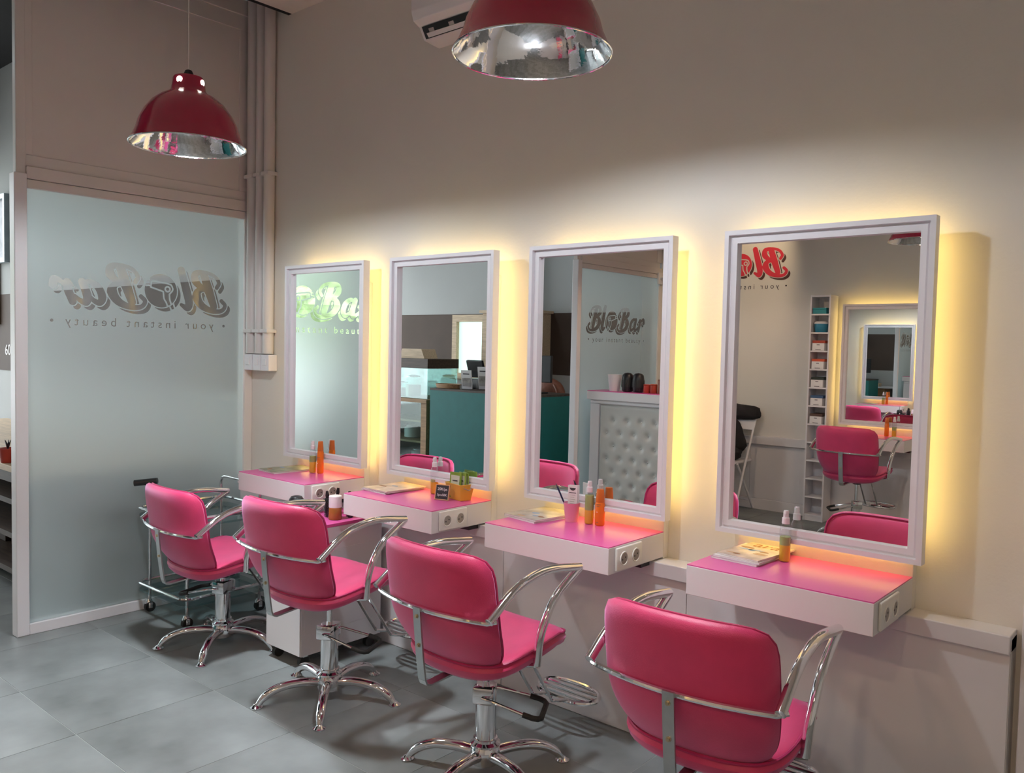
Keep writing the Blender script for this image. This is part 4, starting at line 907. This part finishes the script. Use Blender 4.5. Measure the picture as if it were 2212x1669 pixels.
for k, (x, zz, r, h, m, lb) in enumerate([(-0.45, 0.3805, 0.08, 0.12, 'white_plastic', 'white pot on the middle cabinet shelf'), (0.25, 0.3805, 0.09, 0.14, 'white_plastic', 'wide white pot on the cabinet shelf near the teal counter'), (0.5, 0.6005, 0.07, 0.13, 'black', 'black jar on the upper cabinet shelf'), (0.35, 0.1205, 0.08, 0.15, 'steel', 'steel canister on the bottom cabinet shelf'), (-0.35, 0.6005, 0.08, 0.12, 'box_blue', 'blue jar on the upper cabinet shelf'), (-0.5, 0.1205, 0.11, 0.14, 'wood', 'brown basket on the bottom cabinet shelf')]):
    q = thing('shelf_pot', lb, 'pot', (-7.10 + x, -1.16, zz), 0, 'pots in the wooden cabinet')
    part('pot_body', MB().lathe([(r * 0.8, 0), (r, 0.01), (r, h * 0.8), (r * 0.7, h * 0.9)], 20), m, q, smooth=True); part('lid', MB().lathe([(r * 0.75, h * 0.9), (r * 0.75, h * 0.97), (0.01, h)], 20), m, q, smooth=True)
t = thing('glass_case', 'glass display case with dark lid on the wooden cabinet', 'display case', (-6.92, -1.13, 0.8355))
part('lid', Box(-0.58, 0.58, -0.22, 0.24, 0.32, 0.42), 'wood_dark', t, 0.004)
for y in (-0.21, 0.228): part('glass_side', Box(-0.57, 0.57, y, y + 0.006, 0, 0.319), 'case_glass', t)
for x in (-0.57, 0.564): part('glass_side', Box(x, x + 0.006, -0.203, 0.227, 0, 0.319), 'case_glass', t)
for k, (x, r, h, lb) in enumerate([(-0.05, 0.075, 0.16, 'short glass jar in the display case'), (0.17, 0.09, 0.24, 'tall glass jar in the display case near the counter'), (-0.32, 0.07, 0.15, 'glass jar at the far end of the display case')]):
    q = thing('glass_jar', lb, 'jar', (-6.92 + x, -1.11 + 0.04 * k, 0.8362), 0, 'jars in the display case')
    part('jar_glass', MB().lathe([(r * 0.9, 0), (r, 0.01), (r, h * 0.75), (r * 0.75, h * 0.85), (r * 0.75, h * 0.9)], 20, cap1=False), 'case_glass', q, smooth=True)
    part('contents', MB().lathe([(r * 0.9, 0.006), (r * 0.93, h * 0.55)], 20), 'wood', q, smooth=True); part('lid', MB().lathe([(r * 0.8, h * 0.9), (r * 0.8, h * 0.95), (0.015, h)], 20), 'steel', q, smooth=True)
t = thing('cake_box', 'cream cardboard box on the dark display lid', 'box', (-6.72, -1.11, 1.256))
part('carton', MB().prism([(-0.20, 0), (0.20, 0), (0.15, 0.10), (-0.15, 0.10)], 0.2, 'y', -0.1), 'wood_pale', t)
t = thing('yellow_poster_stand', 'white and yellow poster stand left of the display case', 'poster', (-7.66, -1.0, 0.8355), math.radians(-8))
part('board', MB().obox((0, 0, 0.30), (0.22, 0.012, 0.56), rx=-0.10), 'paper', t); part('yellow_print', MB().obox((0, 0.008, 0.22), (0.19, 0.001, 0.34), rx=-0.10), 'yellow_print', t); part('foot', Box(-0.11, 0.11, -0.06, 0.06, 0, 0.012), 'paper', t)
# kitchen hatch and sign on the wall behind the counter
t = struct(link('window_2', None, None, (-6.65, OY, 1.02)), 'lit kitchen hatch in the brown cafe wall', 'window')
part('window_frame', MB().box(-0.38, 0.40, 0.004, 0.06, -0.02, 0.06).box(-0.38, 0.40, 0.004, 0.06, 0.66, 0.74).box(-0.38, -0.31, 0.004, 0.06, 0.061, 0.659).box(0.36, 0.40, 0.004, 0.06, 0.061, 0.659), 'wood_pale', t)
part('pane', Box(-0.309, 0.359, 0.004, 0.012, 0.061, 0.659), 'kitchen_lit', t)
part('sill', Box(-0.42, 0.44, 0.061, 0.16, 0.0, 0.03), 'wood_pale', t)
t = thing('tall_cupboard', 'tall pale wooden cupboard beside the kitchen hatch', 'cupboard', (-5.92, OY + 0.20, 0))
part('carcass', Box(-0.33, 0.33, -0.19, 0.17, 0, 1.76), 'wood_pale', t); part('door', Box(-0.325, -0.002, 0.1705, 0.19, 0.02, 1.73), 'wood_pale', t, 0.002); part('door', Box(0.002, 0.325, 0.1705, 0.19, 0.02, 1.73), 'wood_pale', t, 0.002); part('cupboard_top', Box(-0.36, 0.36, -0.195, 0.20, 1.7605, 1.79), 'wood_pale', t)
t = thing('word_sign', 'tall grey sign with stacked words on the cupboard', 'sign', (-6.02, OY + 0.20, 1.7905), 0)
part('board', MB().obox((0, 0, 0.38), (0.42, 0.02, 0.76), rx=0.10), 'picture_frame', t)
for k, wd in enumerate(('HAPPILY', 'EVER', 'AFTER', 'NEVER', 'ENDS')[:3]):
    me = text_mesh(wd, 0.13 if k else 0.10, 'paper', 0.001); o = link('lettering', me, t)
    o.matrix_local = Matrix.Rotation(0.10, 4, 'X') @ Matrix.Translation((0, 0.0115, 0.62 - 0.15 * k)) @ Matrix.Rotation(PI, 4, 'Z') @ Matrix.Rotation(PI / 2, 4, 'X')
# back shelf with handbag, seen in the third mirror
t = thing('white_sideboard', 'white sideboard with drawers under the brown wall, seen reflected', 'sideboard', (-5.00, OY + 0.26, 0))
part('carcass', Box(-0.55, 0.62, -0.25, 0.20, 0.0, 0.56), 'frame_white', t, 0.003); part('door', Box(-0.54, -0.14, 0.2005, 0.22, 0.02, 0.54), 'frame_white', t, 0.003)
part('door_handle', MB().tube(spline([(-0.19, 0.22, 0.30), (-0.19, 0.245, 0.33), (-0.19, 0.245, 0.42), (-0.19, 0.22, 0.45)], 5), 0.008, 8), 'black', t, smooth=True)
part('open_shelf', MB().box(-0.55, 0.62, -0.25, 0.20, 0.80, 0.825).box(-0.55, -0.53, -0.25, 0.20, 0.5605, 0.799).box(-0.14, -0.12, -0.25, 0.20, 0.5605, 0.799), 'frame_white', t)
part('wood_drawer', Box(-0.119, 0.30, -0.10, 0.19, 0.60, 0.798), 'wood', t)
part('recess_shade_sheet', Box(-0.10, 0.60, 0.2003, 0.206, 0.04, 0.52), 'wood_dark', t)  # flat dark sheet on the front, stands in for a shaded recess
t = thing('handbag', 'brown leather handbag on the white sideboard', 'bag', (-5.36, OY + 0.30, 0.8255))
blob('bag_body', 'bag_brown', t, (0, 0, 0.13), (0.19, 0.09, 0.13), 11, 0.06)
part('strap', MB().tube(spline([(0.10, 0.06, 0.2), (0.17, 0.09, 0.12), (0.19, 0.10, -0.05), (0.16, 0.11, -0.16)], 6), 0.012, 8), 'bag_brown', t, smooth=True)
t = thing('red_pouch', 'red pouch on the lower sideboard shelf', 'pouch', (-5.32, OY + 0.35, 0.5605)); blob('pouch_body', 'lid_red', t, (0, 0, 0.035), (0.10, 0.06, 0.035), 4, 0.08)
t = thing('black_purse', 'black purse on the sideboard shelf behind the red pouch', 'purse', (-5.42, OY + 0.20, 0.5605)); blob('purse_body', 'cloth_black', t, (0, 0, 0.09), (0.11, 0.07, 0.09), 6, 0.08)
t = thing('utensil_tray', 'white tray with small items beside the handbag', 'tray', (-4.98, OY + 0.30, 0.8255))
part('tray_body', Box(-0.15, 0.15, -0.08, 0.08, 0, 0.06), 'wood_pale', t, 0.004); part('bottle_stub', MB().lathe([(0.016, 0.06), (0.016, 0.09), (0.007, 0.10), (0.007, 0.125)], 14), 'wood_dark', t, smooth=True)
# console table behind the partition, seen past the post and through the frosted glass
t = thing('console_table', 'long wooden console with dark shelves behind the partition post', 'console', (-6.25, 2.12, 0))
part('table_top', Box(-1.7, 1.65, -0.46, 0.50, 0.665, 0.70), 'wood_pale', t, 0.003)
part('back_panel', Box(-1.65, 1.60, 0.46, 0.48, 0.0, 0.664), 'wood_dark', t)
for k, zz in enumerate((0.08, 0.28, 0.47)): part('shelf_board', Box(-1.65, 1.60, -0.42, 0.459, zz, zz + 0.03), 'wood_dark', t)
for x in (-1.65, -0.6, 0.5, 1.56): part('upright', Box(x, x + 0.04, -0.44, -0.421, 0, 0.664), 'wood_dark', t)
part('apron', Box(-1.65, 1.60, -0.435, -0.421, 0.60, 0.664), 'wood_dark', t)
for k in range(9):
    x = -1.5 + k * 0.36
    q = thing('storage_crate', ['dark', 'brown', 'black', 'walnut', 'charcoal', 'russet', 'umber', 'sooty', 'mahogany'][k] + ' crate on the console shelf behind the frosted glass', 'crate', (-6.25 + x, 2.10, 0.1105), 0, 'crates in the console')
    part('crate_body', Box(-0.13, 0.13, -0.2, 0.2, 0, 0.13), 'wood_dark' if k % 2 else 'lid_brown', q, 0.004); part('crate_lid', Box(-0.135, 0.135, -0.205, 0.205, 0.1302, 0.142), 'wood_dark', q)
t = thing('flower_pot', 'small red pot with dark plant on the console', 'plant pot', (-5.16, 1.70, 0.7005))
part('pot', MB().lathe([(0.032, 0), (0.034, 0.002), (0.044, 0.075), (0.046, 0.08), (0.040, 0.08), (0.036, 0.07), (0, 0.068)], 20, cap1=False), 'pot_red', t, smooth=True)
for k in range(5): part('leaf', MB().tube([(0, 0, 0.068), (0.006 * math.cos(k * 1.3), 0.006 * math.sin(k * 1.3), 0.10), (0.016 * math.cos(k * 1.3), 0.016 * math.sin(k * 1.3), 0.125)], [0.003, 0.005, 0.001], 6), 'black', t, smooth=True)
t = thing('tissue_pack', 'crumpled white tissue pack behind the red pot', 'tissue', (-5.16, 1.84, 0.7005)); blob('tissue_body', 'paper', t, (0, 0, 0.06), (0.07, 0.05, 0.06), 9, 0.12)
t = thing('wall_picture', 'grey framed picture high on the cafe wall beyond the post', 'picture', (-8.32, 2.657, 2.03))
part('frame', frame_mesh(-0.42, 0.36, 0, 0.58, [(0.03, 0), (0, 0), (0, -0.05), (0.04, -0.05), (0.04, -0.02)]), 'picture_frame', t); part('print', Box(-0.38, 0.32, -0.02, -0.012, 0.04, 0.54), 'picture_print', t)
t = thing('wooden_board', 'narrow brown wooden board hanging on the cafe wall', 'board', (-8.36, 2.657, 1.50))
part('board', Box(-0.25, 0.14, -0.04, 0, 0, 0.55), 'wood', t, 0.003)
me = text_mesh('60', 0.13, 'paper', 0.004); t = tag(link('wall_lettering', me, None, (-8.02, 2.652, 1.24)), 'white numerals on the brown cafe band beyond the post', 'lettering'); t.rotation_euler = (PI / 2, 0, 0)
